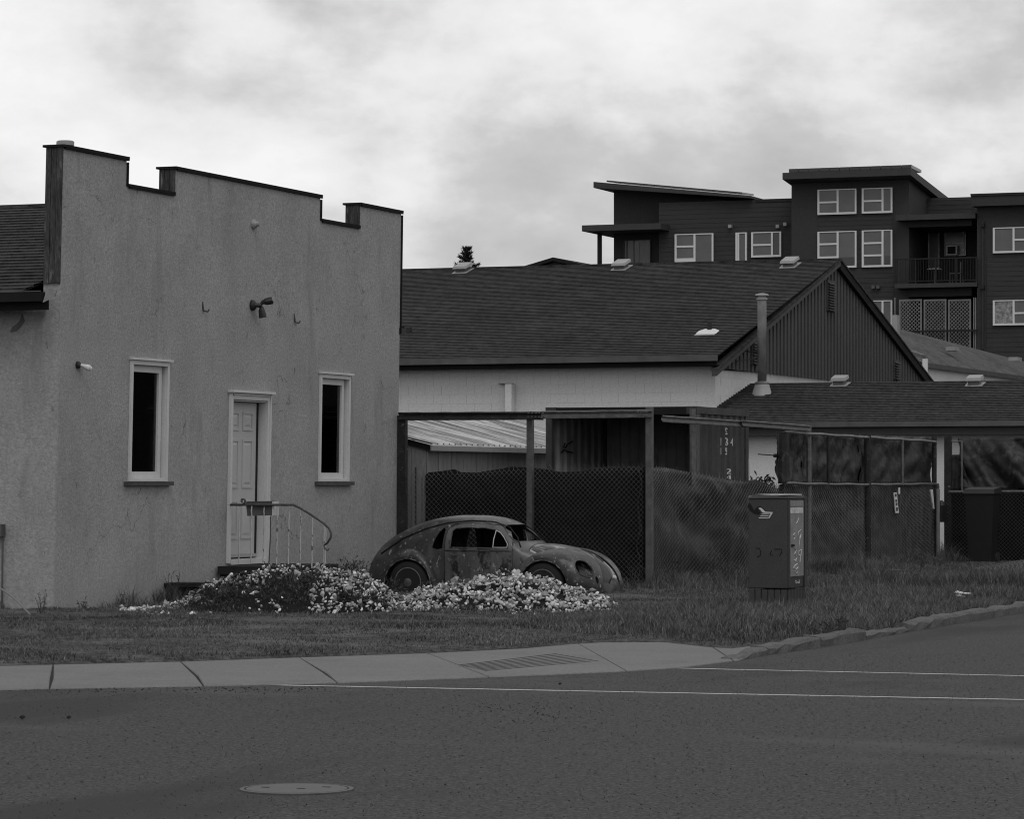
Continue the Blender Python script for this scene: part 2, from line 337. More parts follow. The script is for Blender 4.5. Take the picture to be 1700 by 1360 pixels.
# ------------------------------------------------------------------ ground, road, pavement, kerb, lawn
def poly_obj(name, pts, m, kind, z=None):
    mb = MB(); mb.add(pts, [tuple(range(len(pts)))]); return mb.build(name, m, kind=kind)
poly_obj('ground', [(-3000, -3000, -.03), (3000, -3000, -.03), (3000, 3000, -.03), (-3000, 3000, -.03)], M['lawn_soil'], 'structure')
road = poly_obj('road', [(-160, -60, 0), (160, -60, 0), (160, 260, 0), (-160, 260, 0)], M['asphalt'], 'structure')
CURB_X = -8.95
back_px = [(-300, 1113), (0, 1106), (88, 1104), (300, 1099), (497, 1092), (710, 1085), (870, 1077), (960, 1069), (1000, 1067), (1100, 1066.5), (1180, 1075), (1215, 1077), (1290, 1068)]
bound = [Vector((-60, at_z(-300, 1113).y, 0))] + [at_z(*p) for p in back_px] + [Vector((CURB_X - .16, 32.5, 0)), Vector((CURB_X - .16, 92, 0))]
poly = np.array([(p.x, p.y) for p in bound] + [(-60, 92)])
segA = np.array([(p.x, p.y) for p in bound[:-1]]); segB = np.array([(p.x, p.y) for p in bound[1:]])
def inside(P):
    x, y = P[:, 0], P[:, 1]; r = np.zeros(len(P), bool); n = len(poly)
    for i in range(n):
        (x0, y0), (x1, y1) = poly[i], poly[(i + 1) % n]
        if y0 == y1: continue
        c = ((y0 > y) != (y1 > y)) & (x < (x1 - x0) * (y - y0) / (y1 - y0) + x0); r ^= c
    return r
def nearest(P):
    best = np.full(len(P), 1e9); q = np.zeros_like(P)
    for a, b in zip(segA, segB):
        d = b - a; t = np.clip(((P - a) @ d) / (d @ d), 0, 1); c = a + t[:, None] * d; l = np.hypot(*(P - c).T); k = l < best
        best[k] = l[k]; q[k] = c[k]
    return best, q
def lawn_z(x, y, dist):
    return .025 + .055 * smoothstep(0, 1.2, dist) + .05 * (noise.noise((x * .5, y * .5, 0)) + .4 * noise.noise((x * 1.7, y * 1.7, 3))) * smoothstep(0, 1, dist)
gx = np.arange(-60, -8.6, .35); gy = np.arange(20, 92, .35)
GX, GY = np.meshgrid(gx, gy, indexing='ij'); P2 = np.stack([GX.ravel(), GY.ravel()], 1)
ins = inside(P2); dist, near_ = nearest(P2); Pn = np.where(ins[:, None], P2, near_)
zz = np.array([lawn_z(x, y, d) if i else -.012 for (x, y), d, i in zip(Pn, dist, ins)])
ny = len(gy); idx = np.arange(len(P2)).reshape(len(gx), ny)
q4 = np.stack([idx[:-1, :-1], idx[1:, :-1], idx[1:, 1:], idx[:-1, 1:]], -1).reshape(-1, 4)
q4 = q4[ins[q4].any(1)]
me = np_mesh('lawn', np.column_stack([Pn, zz]), q4, M['lawn_soil'])
lawn = bpy.data.objects.new('lawn', me); COL.objects.link(lawn); tag(lawn, kind='structure')
def gz(x, y):
    P = np.array([[x, y]]); return lawn_z(x, y, float(nearest(P)[0][0])) if inside(P)[0] else 0.0

# pavement: concrete slabs with open joints
side = bpy.data.objects.new('sidewalk', None); COL.objects.link(side); ORIG[side.name] = (0, 0, 0); tag(side, kind='structure')
mids = {2: (86, 1125), 3: (327, 1122), 4: (540, 1117)}
joints = [((-300, 1113), (-330, 1152)), ((-110, 1109), (-140, 1148)), ((88, 1104), (82, 1143)), ((300, 1099), (338, 1139)), ((497, 1092), (560, 1133.5)), ((710, 1085), (812, 1124)),
          ((960, 1069), (1040, 1114)), ((1185, 1075.5), (1218, 1097))]
extra = {5: ([(870, 1077)], [(930, 1119)]), 6: ([(1000, 1067), (1100, 1066.5)], [(1130, 1108)])}
def slab(bk, fr):
    top = [Vector(at_z(*p, .014)) for p in bk] + [Vector(at_z(*p, .014)) for p in fr[::-1]]
    c = sum(top, Vector()) / len(top); top = [p + (c - p).normalized() * .016 for p in top]
    mb = MB(); n = len(top)
    inn = [p + (c - p).normalized() * .012 for p in top]; lo = [Vector((p.x, p.y, -.02)) for p in top]
    topl = [p - Vector((0, 0, .008)) for p in top]
    mb.add(inn + topl + lo, [tuple(range(n))] + [(i + n, (i + 1) % n + n, (i + 1) % n, i) for i in range(n)] + [(i + 2 * n, (i + 1) % n + 2 * n, (i + 1) % n + n, i + n) for i in range(n)])
    return mb
for i in range(len(joints) - 1):
    (b0, f0), (b1, f1) = joints[i], joints[i + 1]; eb, ef = extra.get(i, ([], []))
    slab([b0] + eb + [b1] + ([mids[i + 1]] if i + 1 in mids else []), ([mids[i]] if i in mids else []) + [f0] + ef + [f1]).build('slab', M['concrete'], side)
slab([(1185, 1075.5), (1215, 1077), (1290, 1068)], [(1218, 1097), (1226, 1096.5), (1262, 1084)]).build('slab', M['concrete'], side)
jm = MB()
for i_, (b, f) in list(enumerate(joints))[1:-1]:
  for b, f in ([(b, mids[i_]), (mids[i_], f)] if i_ in mids else [(b, f)]):
    a, c = at_z(*b, .003), at_z(*f, .003); n_ = (c - a).cross(Vector((0, 0, 1))).normalized() * .04
    jm.add([a - n_, a + n_, c + n_, c - n_], [(0, 1, 2, 3)])
jm.build('joint_dirt', M['groove'], side, kind='stuff')
gm = MB()       # grooves of the ramp
for k in range(8):
    t = k / 7; a = at_z(768 + 20 * t, 1107 + 4 * t - 0, .0165).lerp(at_z(800, 1112, .0165), t); 
    A0 = at_z(762 + 42 * t, 1104.5 + 9.5 * t, .0165); B0 = at_z(925 + 68 * t, 1085.5 + 11.5 * t, .0165)
    n_ = (B0 - A0).cross(Vector((0, 0, 1))).normalized() * .011; gm.add([A0 - n_, A0 + n_, B0 + n_, B0 - n_], [(0, 1, 2, 3)])
gm.build('ramp_grooves', M['groove'], side, kind='stuff')
# kerb: cast pieces, worn and uneven
kerb = bpy.data.objects.new('curb', None); COL.objects.link(kerb); ORIG[kerb.name] = (0, 0, 0); tag(kerb, kind='structure')
cpts = [at_z(1226, 1097), at_z(1275, 1088)] + [Vector((CURB_X + .02 * math.sin(y), y, 0)) for y in (31.9, 33.6, 35.5, 37.4, 39.3, 41.2, 43.1, 45, 47, 49, 52, 56, 60, 66, 74)]
hs = [.02, .075] + [.105 + .012 * math.sin(i * 2.1) for i in range(15)]
for i in range(len(cpts) - 1):
    if i == 3: hs_i = (.06, .05)
    else: hs_i = (hs[i], hs[i + 1])
    a, b = cpts[i], cpts[i + 1]; d = (b - a).normalized(); n_ = Vector((-d.y, d.x, 0)); a = a + d * .012; b = b - d * .012
    w = .17; mb = MB(); m_ = 7; prof = [(0, -.03), (.0, .75), (.025, 1.0), (w, 1.0), (w, -.03)]; rows = []
    for k in range(m_):
        t = k / (m_ - 1); p = a.lerp(b, t); h = hs_i[0] * (1 - t) + hs_i[1] * t
        row = []
        for (u, v) in prof:
            j = noise.noise((p.x * 3 + u * 9, p.y * 3, v * 4 + i)) * .03
            row.append(p + n_ * (u + j * (v > .5)) + Vector((0, 0, max(-.03, v * h + j * (v > .5)))))
        rows.append(row)
    mb.grid(lambda r, c: rows[r][c], m_, len(prof)); mb.add(rows[0], [tuple(range(5))]); mb.add(rows[-1], [tuple(range(5))])
    mb.build('curb_stone', M['curb'], kerb)
# crosswalk lines
for (a, b, w) in [((440, 1137.5), (2750, 1182.5), .085), ((1085, 1109), (2750, 1145.5), .085)]:
    a_, b_ = at_z(*a, .004), at_z(*b, .004); n_ = (b_ - a_).cross(Vector((0, 0, 1))).normalized() * w / 2; mb = MB(); K = 60
    mb.grid(lambda i, j: a_.lerp(b_, i / (K - 1)) + n_ * (1 if j else -1) * (1 + .35 * noise.noise((i * .9, j * 5, w))), K, 2)
    mb.build('crosswalk_line', M['road_paint'], road)
# manhole cover
mc = at_z(492.5, 1312.5); mh = thing('manhole_cover', 'round cast iron manhole cover set in the asphalt road', 'manhole cover', mc)
mb = MB(); mb.lathe(mc + Vector((0, 0, .003)), [(.305, -.01), (.305, .006), (.282, .007), (.278, -.008)], 40); mb.build('ring', M['iron'], mh)
mb = MB(); mb.lathe(mc, [(.272, -.02), (.272, .009), (.264, .011), (.01, .012)], 40); mb.build('lid', M['iron'], mh)
mb = MB()
for (dx, dy) in ((-.17, -.03), (.13, .10), (.04, -.03)): mb.box(mc + Vector((dx - .022, dy - .01, .0125)), mc + Vector((dx + .022, dy + .01, .0135)))
mb.build('pick_hole', M['black_marks_gaps'], mh)

# ------------------------------------------------------------------ the stucco building (false front)
XA, YA0 = -19.68, 35.73; LEN = 10.77
def lean(v): return Vector((v[0] + .012 * v[2], v[1] + v[2] * (.025 - .02 * (v[1] - YA0) / LEN), v[2]))
def fa(px, py, dx=0.0):
    z = 2.0; y = 40
    for _ in range(8):
        p = at_x(px, py, XA + dx + .012 * z); z = p.z; y = (p.y - z * (.025 + .02 * YA0 / LEN)) / (1 - z * .02 / LEN)
    return y, z
bA = thing('stucco_building', 'grey stucco building with stepped battlement parapet, white door and two narrow windows', 'building', (XA, YA0, 0))
TH = .24
yL = fa(90, 960)[0]; yR = fa(661.5, 700)[0]
top = (fa(112, 245)[1] + fa(292, 281)[1] + fa(533, 326)[1] + fa(665, 352.5)[1]) / 4
cre = (fa(210, 309)[1] + fa(292, 324)[1] + fa(531, 366)[1] + fa(598, 377)[1]) / 4
m1, m2, m3, m4 = fa(210, 285)[0], fa(292, 300)[0], fa(531.5, 346)[0], fa(598.5, 360)[0]
def rect(px4): (a, b, c, d) = [fa(*p) for p in px4]; return ((a[0] + c[0]) / 2, (b[0] + d[0]) / 2, (c[1] + d[1]) / 2, (a[1] + b[1]) / 2)  # y0,y1,z0,z1
WINS = [rect([(217, 597), (279, 602), (210, 799.5), (275, 799.5)]), rect([(531, 621), (580, 624), (526, 799.5), (577, 799.5)])]
zs = sum(w[2] for w in WINS) / 2; zt = sum(w[3] for w in WINS) / 2
WINS = [(w[0], w[1], zs, zt) for w in WINS]
DOOR = rect([(380, 652), (446, 655), (375, 934), (443, 934)])
opens = [(w[0] + .05, w[1] - .05, w[2] + .03, w[3] - .05) for w in WINS] + [(DOOR[0] + .09, DOOR[1] - .09, DOOR[2], DOOR[3] - .10)]
ys = sorted({yL, yR, m1, m2, m3, m4} | {o[0] for o in opens} | {o[1] for o in opens} | set(np.linspace(yL, yR, 12)))
zb = sorted({-.2, cre, top} | {o[2] for o in opens} | {o[3] for o in opens} | set(np.linspace(0, cre - .2, 6)))
def solid(i, j):
    if i < 0 or j < 0 or i >= len(ys) - 1 or j >= len(zb) - 1: return False
    y, z = (ys[i] + ys[i + 1]) / 2, (zb[j] + zb[j + 1]) / 2
    if z > cre and (m1 < y < m2 or m3 < y < m4): return False
    return not any(o[0] < y < o[1] and o[2] < z < o[3] for o in opens)
mb = MB()
for i in range(len(ys) - 1):
    for j in range(len(zb) - 1):
        if not solid(i, j): continue
        y0, y1, z0, z1 = ys[i], ys[i + 1], zb[j], zb[j + 1]; X0, X1 = XA - TH, XA
        mb.add([(X1, y0, z0), (X1, y1, z0), (X1, y1, z1), (X1, y0, z1)], [(0, 1, 2, 3)]); mb.add([(X0, y0, z0), (X0, y1, z0), (X0, y1, z1), (X0, y0, z1)], [(3, 2, 1, 0)])
        if not solid(i - 1, j): mb.add([(X0, y0, z0), (X1, y0, z0), (X1, y0, z1), (X0, y0, z1)], [(0, 1, 2, 3)])
        if not solid(i + 1, j): mb.add([(X0, y1, z0), (X1, y1, z0), (X1, y1, z1), (X0, y1, z1)], [(3, 2, 1, 0)])
        if not solid(i, j - 1): mb.add([(X0, y0, z0), (X1, y0, z0), (X1, y1, z0), (X0, y1, z0)], [(3, 2, 1, 0)])
        if not solid(i, j + 1): mb.add([(X0, y0, z1), (X1, y0, z1), (X1, y1, z1), (X0, y1, z1)], [(0, 1, 2, 3)])
fw = mb.build('front_wall', M['stucco'], bA, fn=lean)
bm = bmesh.new(); bm.from_mesh(fw.data); bmesh.ops.remove_doubles(bm, verts=bm.verts, dist=.0005); bm.to_mesh(fw.data); bm.free()
zr = fa(100, 471)[1]
for (y, z0, z1) in ((yL, zr, top), (m2, cre, top), (m4, cre, top)):      # bare boards on the ends of the parapet
    for k in range(3):
        x0 = XA - TH + .005 + k * (TH - .01) / 3; mb = MB(); mb.box((x0 + .003, y - .028 + .004 * (k % 2), z0 + .01), (x0 + (TH - .01) / 3 - .003, y - .002, z1)); mb.build('board', M['dark_wood'], bA, fn=lean)
def cap(y0, y1, z): mb = MB(); mb.box((XA - TH - .03, y0 - .05, z), (XA + .03, y1 + .03, z + .03)); mb.box((XA + .004, y0 - .0, z - .022), (XA + .028, y1 + .03, z - .001)); mb.build('parapet_cap', M['cap_metal'], bA, fn=lean)
cap(yL, m1, top); cap(m2, m3, top); cap(m4, yR, top); cap(m1 + .06, m2 - .08, cre); cap(m3 + .06, m4 - .08, cre)
for (y, z0) in ((m1, cre), (m3, cre), (yR, 3.9)):
    mb = MB(); mb.box((XA - TH, y + .002, z0), (XA + .022, y + .03, top - .04)); mb.build('edge_flashing', M['cap_metal'], bA, fn=lean)
mb = MB(); mb.lathe((XA - .12, yL + .25, top + .045), [(.11, 0), (.11, .05), (.09, .06)], 14); mb.build('pipe_cap', M['vent_white'], bA, fn=lean)
# side wall, eave and roof of the wing behind the false front
XW = -42.0; yE, zE = YA0 - .36, 3.93; yRg, zRg = 41.1, 5.52
mb = MB(); mb.box((XW, yL + .004, -.2), (XA - TH - .002, yL + .22, 3.86)); mb.build('side_wall', M['stucco'], bA, fn=lean)
mb = MB(); mb.box((XW, yR - .22, -.2), (XA - TH - .002, yR - .004, 3.9)); mb.build('rear_wall', M['stucco'], bA, fn=lean)
XR = XA - TH - .06
mb = MB(); courses(mb, (XW, yE, zE), (XR, yE, zE), (XW, yRg, zRg), (XR, yRg, zRg), 30, thick=.022); courses(mb, (XW, 2 * yRg - yE, zE), (XR, 2 * yRg - yE, zE), (XW, yRg, zRg), (XR, yRg, zRg), 6)
mb.add([(XW, yE, zE), (XR, yE, zE), (XR, yRg, zRg), (XW, yRg, zRg), (XR, 2 * yRg - yE, zE), (XW, 2 * yRg - yE, zE)], [(0, 1, 2, 3), (3, 2, 4, 5)])
rf = mb.build('roof', M['shingle'], bA)
mb = MB(); 
for k in range(40): x = XR - .3 * k; mb.box((x - .29, yRg - .12, zRg - .01), (x, yRg + .12, zRg + .03))
mb.build('ridge_cap', M['shingle'], rf)
xg = at_y(71, 490, yE - .06).x
mb = MB(); mb.box((XW, yE - .11, zE - .10), (xg, yE + .0, zE + .015)); mb.box((XW, yE + .01, zE - .20), (xg + .03, yE + .04, zE - .01)); mb.box((XW, yE + .04, zE - .17), (xg - .20, YA0 + .02, zE - .13)); mb.build('eave_gutter', M['fascia'], bA)
mb = MB(); mb.box((XW, yE - .115, zE + .015), (xg, yE - .105, zE + .028)); mb.build('gutter_lip', M['gutter'], bA)
mb = MB(); mb.prism([(xg + .02, yE - .10, zE - .12), (xg + .14, yE - .02, zE - .05), (xg + .16, yE + .0, zE + .04), (xg + .05, yE - .04, zE + .06)], (0, .02, .01)); mb.build('bent_flashing', M['flue'], bA)
pv = at_y(76, 346, 40.0)
mb = MB(); mb.box((XR - .45, 39.9, 5.17), (XR - .06, 40.25, 5.36)); mb.build('vent_base', M['fascia'], rf)
mb = MB(); mb.hexa([(XR - .5, 39.85, 5.36), (XR - .03, 39.85, 5.36), (XR - .03, 40.3, 5.36), (XR - .5, 40.3, 5.36)], [(XR - .25, 40.0, 5.5), (XR - .1, 40.0, 5.52), (XR - .1, 40.15, 5.52), (XR - .25, 40.15, 5.5)]); mb.build('vent_hood', M['vent_white'], rf)
# windows
def a_window(w, label=None):
    y0, y1, z0, z1 = w; f = MB(); c = .055; p = .03
    f.box((XA + .002, y0, z0), (XA + p, y0 + c, z1)); f.box((XA + .002, y1 - c, z0), (XA + p, y1, z1)); f.box((XA + .002, y0 + c, z1 - c), (XA + p, y1 - c, z1)); f.box((XA + .002, y0 + c, z0), (XA + p, y1 - c, z0 + .03))
    for (a, b) in ((y0 + .052, y0 + .06), (y1 - .06, y1 - .052)): f.box((XA - .10, a, z0 + .03), (XA + .002, b, z1 - .05))
    f.box((XA - .15, y0 + .06, z1 - .058), (XA + .002, y1 - .06, z1 - .05)); f.box((XA - .15, y0 + .06, z0 + .03), (XA + .002, y1 - .06, z0 + .038))
    win = f.build('window', M['white_trim'], bA, fn=lean)
    s = MB(); a, b, lo, hi = y0 + .062, y1 - .062 - .035, z0 + .04, z1 - .06; c = .085; X0, X1 = XA - .085, XA - .035
    s.box((X0, a, lo), (X1, a + c * .45, hi)); s.box((X0, b - c, lo), (X1, b, hi)); s.box((X0, a + c * .45, hi - c), (X1, b - c, hi)); s.box((X0, a + c * .45, lo), (X1, b - c, lo + c))
    gk = MB(); gk.box((X0 - .01, b + .002, lo), (X0 + .004, y1 - .062, hi)); gk.build('gap_shade', M['black_marks_gaps'], win, fn=lean)  # black strip put in as the shade between sash and jamb
    s.build('sash', M['white_trim'], win, fn=lean)
    g = MB(); g.box((X0 + .012, a + c * .4, lo + c - .01), (X0 + .020, b - c + .01, hi - c + .01)); g.build('pane', M['glass'], win, fn=lean)
    q = MB(); q.box((XA - .03, y0 - .10, z0 - .055), (XA + .07, y1 + .10, z0 - .004)); q.build('sill', M['sill'], win, fn=lean)
    h = MB(); h.box((XA + .002, y0 - .02, z1 + .003), (XA + .06, y1 + .05, z1 + .032)); h.build('drip_cap', M['white_trim'], win, fn=lean)
    return win
for w in WINS: a_window(w)
# the dark room behind
mb = MB(); mb.box((XA - 3.2, yL + .6, .2), (XA - 3.0, yR - .4, 3.8)); mb.box((XA - 3, yL + .6, .4), (XA - TH - .01, yR - .4, .5)); mb.box((XA - 3, yL + .6, 3.6), (XA - TH - .01, yR - .4, 3.7)); mb.build('inner_room', M['dark_wood'], bA)
w = WINS[0]; fr = MB(); a, b, lo, hi = w[0] + .1, w[0] + .62, w[2] + .12, w[2] + .46; X = XA - .34
for q in ((a, lo, b, lo + .02), (a, hi - .02, b, hi), (a, lo, a + .02, hi), (b - .025, lo, b, hi)): fr.box((X, q[0], q[1]), (X + .03, q[2], q[3]))
fr.box((X + .01, a + .02, lo + .02), (X + .02, b - .02, lo + .07))
fr.build('picture_frame', M['white_trim'], fn=lean, label='thin pale frame standing inside the narrow window near the building corner', cat='frame')
# door
y0, y1, z0, z1 = DOOR; f = MB(); c = .09
for k, (o_, p) in enumerate(((0, .045), (.035, .03))):
    e_ = o_
    f.box((XA + .002, y0 + e_, z0), (XA + p - .0, y0 + e_ + (.033 if k == 0 else .055), z1 - e_)); f.box((XA + .002, y1 - e_ - (.033 if k == 0 else .055), z0), (XA + p, y1 - e_, z1 - e_))
    f.box((XA + .002, y0 + e_ + .055, z1 - e_ - (.033 if k == 0 else .055)), (XA + p + .001, y1 - e_ - .055, z1 - e_ - .001))
f.box((XA + .003, y0 - .03, z1 + .002), (XA + .09, y1 + .03, z1 + .035))
jd = -.16
f.box((XA + jd, y0 + .088, z0), (XA + .001, y0 + .10, z1 - .10)); f.box((XA + jd, y1 - .10, z0), (XA + .001, y1 - .088, z1 - .10)); f.box((XA + jd, y0 + .10, z1 - .112), (XA + .001, y1 - .10, z1 - .10))
dr = f.build('door', M['white_trim'], bA, fn=lean)
a, b, lo, hi = y0 + .112, y1 - .112, z0 + .07, z1 - .12
mb = MB(); mb.box((XA - .16, b - .055, lo), (XA - .105, b + .0, hi)); mb.build('door_gap', M['black_marks_gaps'], dr, fn=lean); b -= .06; mb = MB(); mb.box((XA - .155, a, lo), (XA - .11, b, hi))
mb.build('door_leaf', M['door_paint'], dr, fn=lean)
pw = (b - a - .36) / 2
for (c0) in (a + .12, a + .24 + pw):
    for (l, h) in ((lo + .25, lo + .78), (lo + .95, lo + 1.62), (lo + 1.74, lo + 2.0)):
        mb = MB(); i_ = .03
        for q in ((c0, l, c0 + pw, l + i_), (c0, h - i_, c0 + pw, h), (c0, l + i_, c0 + i_, h - i_), (c0 + pw - i_, l + i_, c0 + pw, h - i_)): mb.box((XA - .111, q[0], q[1]), (XA - .098, q[2], q[3]))
        mb.hexa([(XA - .111, c0 + .05, l + .05), (XA - .111, c0 + pw - .05, l + .05), (XA - .111, c0 + pw - .05, h - .05), (XA - .111, c0 + .05, h - .05)], [(XA - .102, c0 + .08, l + .08), (XA - .102, c0 + pw - .08, l + .08), (XA - .102, c0 + pw - .08, h - .08), (XA - .102, c0 + .08, h - .08)])
        mb.build('door_panel', M['door_paint'], dr, fn=lean)
mb = MB(); mb.box((XA - .112, a, lo), (XA - .075, b, lo + .045)); mb.build('kick_strip', M['vent_white'], dr, fn=lean)
mb = MB(); mb.box((XA - .2, y0 + .09, z0 - .02), (XA + .07, y1 - .09, z0 + .05)); mb.build('threshold', M['white_trim'], dr, fn=lean)
mb = MB(); mb.prism([at_y(px, py, yL + .003) for px, py in [(6, 552), (9, 543), (17, 537), (22, 531), (24, 524), (26, 519), (28, 527), (30, 533), (25, 541), (18, 549), (12, 551)]], (0, -.004, 0)); mb.build('bare_patch', M['gutter'], bA, fn=lean)
# things on the front
def wall_pt(px, py, dx=0): y, z = fa(px, py, dx); return lean(Vector((XA + dx, y, z)))
p = wall_pt(418, 507)
t = thing('security_light', 'black twin head security light on the stucco wall above the door', 'security light', p)
mb = MB(); mb.lathe(p, [(.075, -.01), (.075, .03), (.055, .05), (.03, .06)], 14, 'X'); mb.tube([p + Vector((.05, 0, 0)), p + Vector((.13, .03, .0))], .03, 8); mb.build('base_plate', M['black_metal'], t)
for (d1, d2, nm) in ((Vector((.14, .05, .04)), Vector((.25, .12, .07)), 'lamp_head'), (Vector((.12, .05, -.03)), Vector((.14, .06, -.17)), 'lamp_head')):
    mb = MB(); mb.tube([p + Vector((.11, .03, 0)), p + d1, p + d1.lerp(d2, .3), p + d1.lerp(d2, .6), p + d2], [.02, .028, .045, .052, .055], 10); mb.build(nm, M['black_metal'], t)
mb = MB(); e1 = p + Vector((.252, .122, .07)); mb.tube([e1 - Vector((.004, .003, .002)), e1 + Vector((.006, .004, .002))], .04, 10); mb.build('lens', M['vent_white'], t)
p = wall_pt(128, 606)
t = thing('wall_lamp', 'small white lamp on a dark socket near the left corner of the front', 'lamp', p)
mb = MB(); mb.lathe(p, [(.045, -.01), (.045, .03), (.025, .045)], 12, 'X'); mb.build('socket', M['black_metal'], t)
mb = MB(); mb.tube([p + Vector((.04, .01, 0)), p + Vector((.06, .04, -.01)), p + Vector((.10, .09, -.03)), p + Vector((.115, .13, -.045))], [.015, .022, .042, .032], 10); mb.build('bulb', M['white_frame'], t)
p = wall_pt(420, 372)
mb = MB(); mb.lathe(p, [(.07, -.01), (.07, .02), (.04, .06), (.03, .10)], 12, 'X'); tag(mb.build('round_wall_fitting', M['stucco'], off=tuple(p)), 'pale round fitting high on the stucco wall under the parapet', 'fitting')
for (px, py, lb) in ((336, 516, 'small bent hook on the stucco wall left of the security light'), (488, 535, 'small bent hook on the stucco wall right of the security light')):
    p = wall_pt(px, py); mb = MB(); mb.tube([p + Vector((0, 0, .12)), p + Vector((.02, 0, .0)), p + Vector((.05, .06, -.01)), p + Vector((.06, .08, .02))], .012, 6); tag(mb.build('wall_hook', M['sill'], off=tuple(p)), lb, 'hook', 'hooks on the stucco wall')
p = at_y(0, 880, yL - .05)
t = thing('meter_box', 'small grey utility box with a conduit on the side wall', 'utility box', p)
mb = MB(); mb.box((p.x - .25, yL - .1, p.z - .08), (p.x + .045, yL + .0, p.z + .07)); mb.build('case', M['gutter'], t)
mb = MB(); mb.tube([(p.x + .02, yL - .02, p.z - .08), (p.x + .01, yL - .02, .1)], .012, 6); mb.build('conduit', M['gutter'], t)
p = at_y(670, 551, yR + .3); mb = MB(); mb.box((XA - .05, yR - .0, p.z - .05), (XA + .05, yR + .22, p.z + .05)); mb.box((XA - .04, yR + .22, p.z - .03), (XA + .04, yR + .3, p.z + .08)); tag(mb.build('wall_bracket', M['black_metal']), 'dark bracket sticking out at the far edge of the stucco front', 'bracket')

# stoop, hand rail, grey box on the rail, low timber step
sy0, sy1 = fa(357, 935)[0], fa(452, 935)[0]; szt = DOOR[2] - .03; sx1 = XA + 1.02
st = thing('stoop', 'dark concrete stoop with steps below the white door', 'stoop', (XA, sy0, 0))
mb = MB(); mb.box((XA + .05, sy0, szt - .11), (sx1, sy1, szt)); mb.build('landing', M['step'], st)
mb = MB(); mb.box((XA + .05, sy0 + .08, -.1), (sx1 - .05, sy1 - .05, szt - .112)); mb.build('riser_block', M['step'], st)
for k in range(2): mb = MB(); mb.box((sx1 + .27 * k, sy0 + .1, -.1), (sx1 + .27 * (k + 1), sy1, szt - .17 * (k + 1))); mb.build('step', M['step'], st)
ry = fa(376, 838)[0]
def rp(px, py): return at_y(px, py, ry + .05)
rl = thing('hand_rail', 'thin white iron hand rail with curled end beside the stoop', 'railing', (XA, ry, 0))
path = [rp(376, 838.5), rp(430, 838.5), rp(487, 838.5), rp(500, 844.5), rp(520, 857), rp(538, 869.5), rp(546, 877), rp(550, 886), rp(549, 893), rp(544, 901), rp(539, 905)]
mb = MB(); mb.tube(path, .016, 8); mb.build('hand_rail_bar', M['rail_dark'], rl, smooth=True)
mb = MB(); mb.tube([rp(538, 905), rp(540, 911), rp(544, 914), rp(547, 911)], [.012, .018, .014, .006], 6); mb.build('rail_end', M['rail_dark'], rl)
cc = [rp(403 + 4.2 * math.cos(w) * k, 832 - 4.2 * math.sin(w) * k) for w, k in [(R(250 - 28 * i), .35 + .07 * i) for i in range(13)]]
mb = MB(); mb.tube([rp(385, 839), rp(398, 839), rp(404, 838)] + cc[::-1], .014, 6); mb.build('scroll', M['rail_dark'], rl, smooth=True)
for (px, yt, yb) in ((376, 840, 948), (398, 840, 936), (418, 840, 936), (438.5, 840, 936), (460.5, 840, 938), (480, 840, 937), (499.5, 846, 945), (519, 858, 944), (538.5, 872, 950), (541, 874, 950)):
    a, b = rp(px, yt), rp(px - 1.3, yb); b.z = min(b.z, max(.05, b.z)); mb = MB()
    mb.tube([a.lerp(b, t_) + Vector((.0035 * math.sin(t_ * 40), .0035 * math.cos(t_ * 40), 0)) for t_ in np.linspace(0, 1, 12)], .0105, 5); mb.build('baluster', M['rail_paint'], rl)
mb = MB(); mb.tube([rp(449, 858), rp(449, 890), rp(446.5, 935)], .009, 5); mb.build('stay_rod', M['rail_dark'], rl)
bx = thing('rail_box', 'flat grey box hung on the hand rail in front of the door', 'box', rp(430, 845))
a0, a1, a2, a3 = rp(407, 833), rp(449, 832), rp(450.5, 856), rp(409.5, 857); v = Vector((0, .14, 0)); o_ = Vector((0, .03, 0))
mb = MB(); mb.hexa([a0 + o_ + Vector((0, 0, -.045)), a1 + o_ + Vector((0, 0, -.045)), a1 + o_ + v + Vector((0, 0, -.045)), a0 + o_ + v + Vector((0, 0, -.045))][::1], [a3 + o_ * .6, a2 + o_ * .6, a2 + o_ * .6 + v * .8, a3 + o_ * .6 + v * .8]); mb.build('tray', M['box_grey'], bx)
mb = MB(); mb.hexa([a0 + o_ * 1.4 + Vector((-.01, 0, -.043)), a1 + o_ * 1.4 + Vector((0, 0, -.043)), a1 + v * 1.1 + Vector((0, 0, -.043)), a0 + v * 1.1 + Vector((0, 0, -.043))], [a0 + o_ * 1.4, a1 + o_ * 1.4, a1 + v * 1.1, a0 + v * 1.1]); mb.build('lid', M['box_grey'], bx)
b0, b1 = rp(450.5, 833), rp(456, 856); mb = MB(); mb.box((b0.x, b0.y + .02, b1.z), (b1.x - .02, b0.y + .17, b0.z)); mb.build('end_cap', M['white_trim'], bx)
pl = at_d(247, 968, 43.2); pr = at_y(335, 966, pl.y)
ts = thing('timber_step', 'low dark timber step partly buried at the left of the rubble', 'step', (pl.x, pl.y, 0))
mb = MB(); mb.box((pl.x, pl.y, pl.z - .05), (pr.x, pl.y + .5, pl.z)); mb.build('plank', M['timber'], ts)
mb = MB(); mb.box((pl.x + .03, pl.y + .03, -.05), (pr.x, pl.y + .08, pl.z - .052)); mb.build('plank', M['timber'], ts)
for x in (pl.x + .04, pl.x + .35): mb = MB(); mb.box((x, pl.y + .005, 0), (x + .07, pl.y + .028, pl.z - .055)); mb.build('batten', M['timber'], ts)
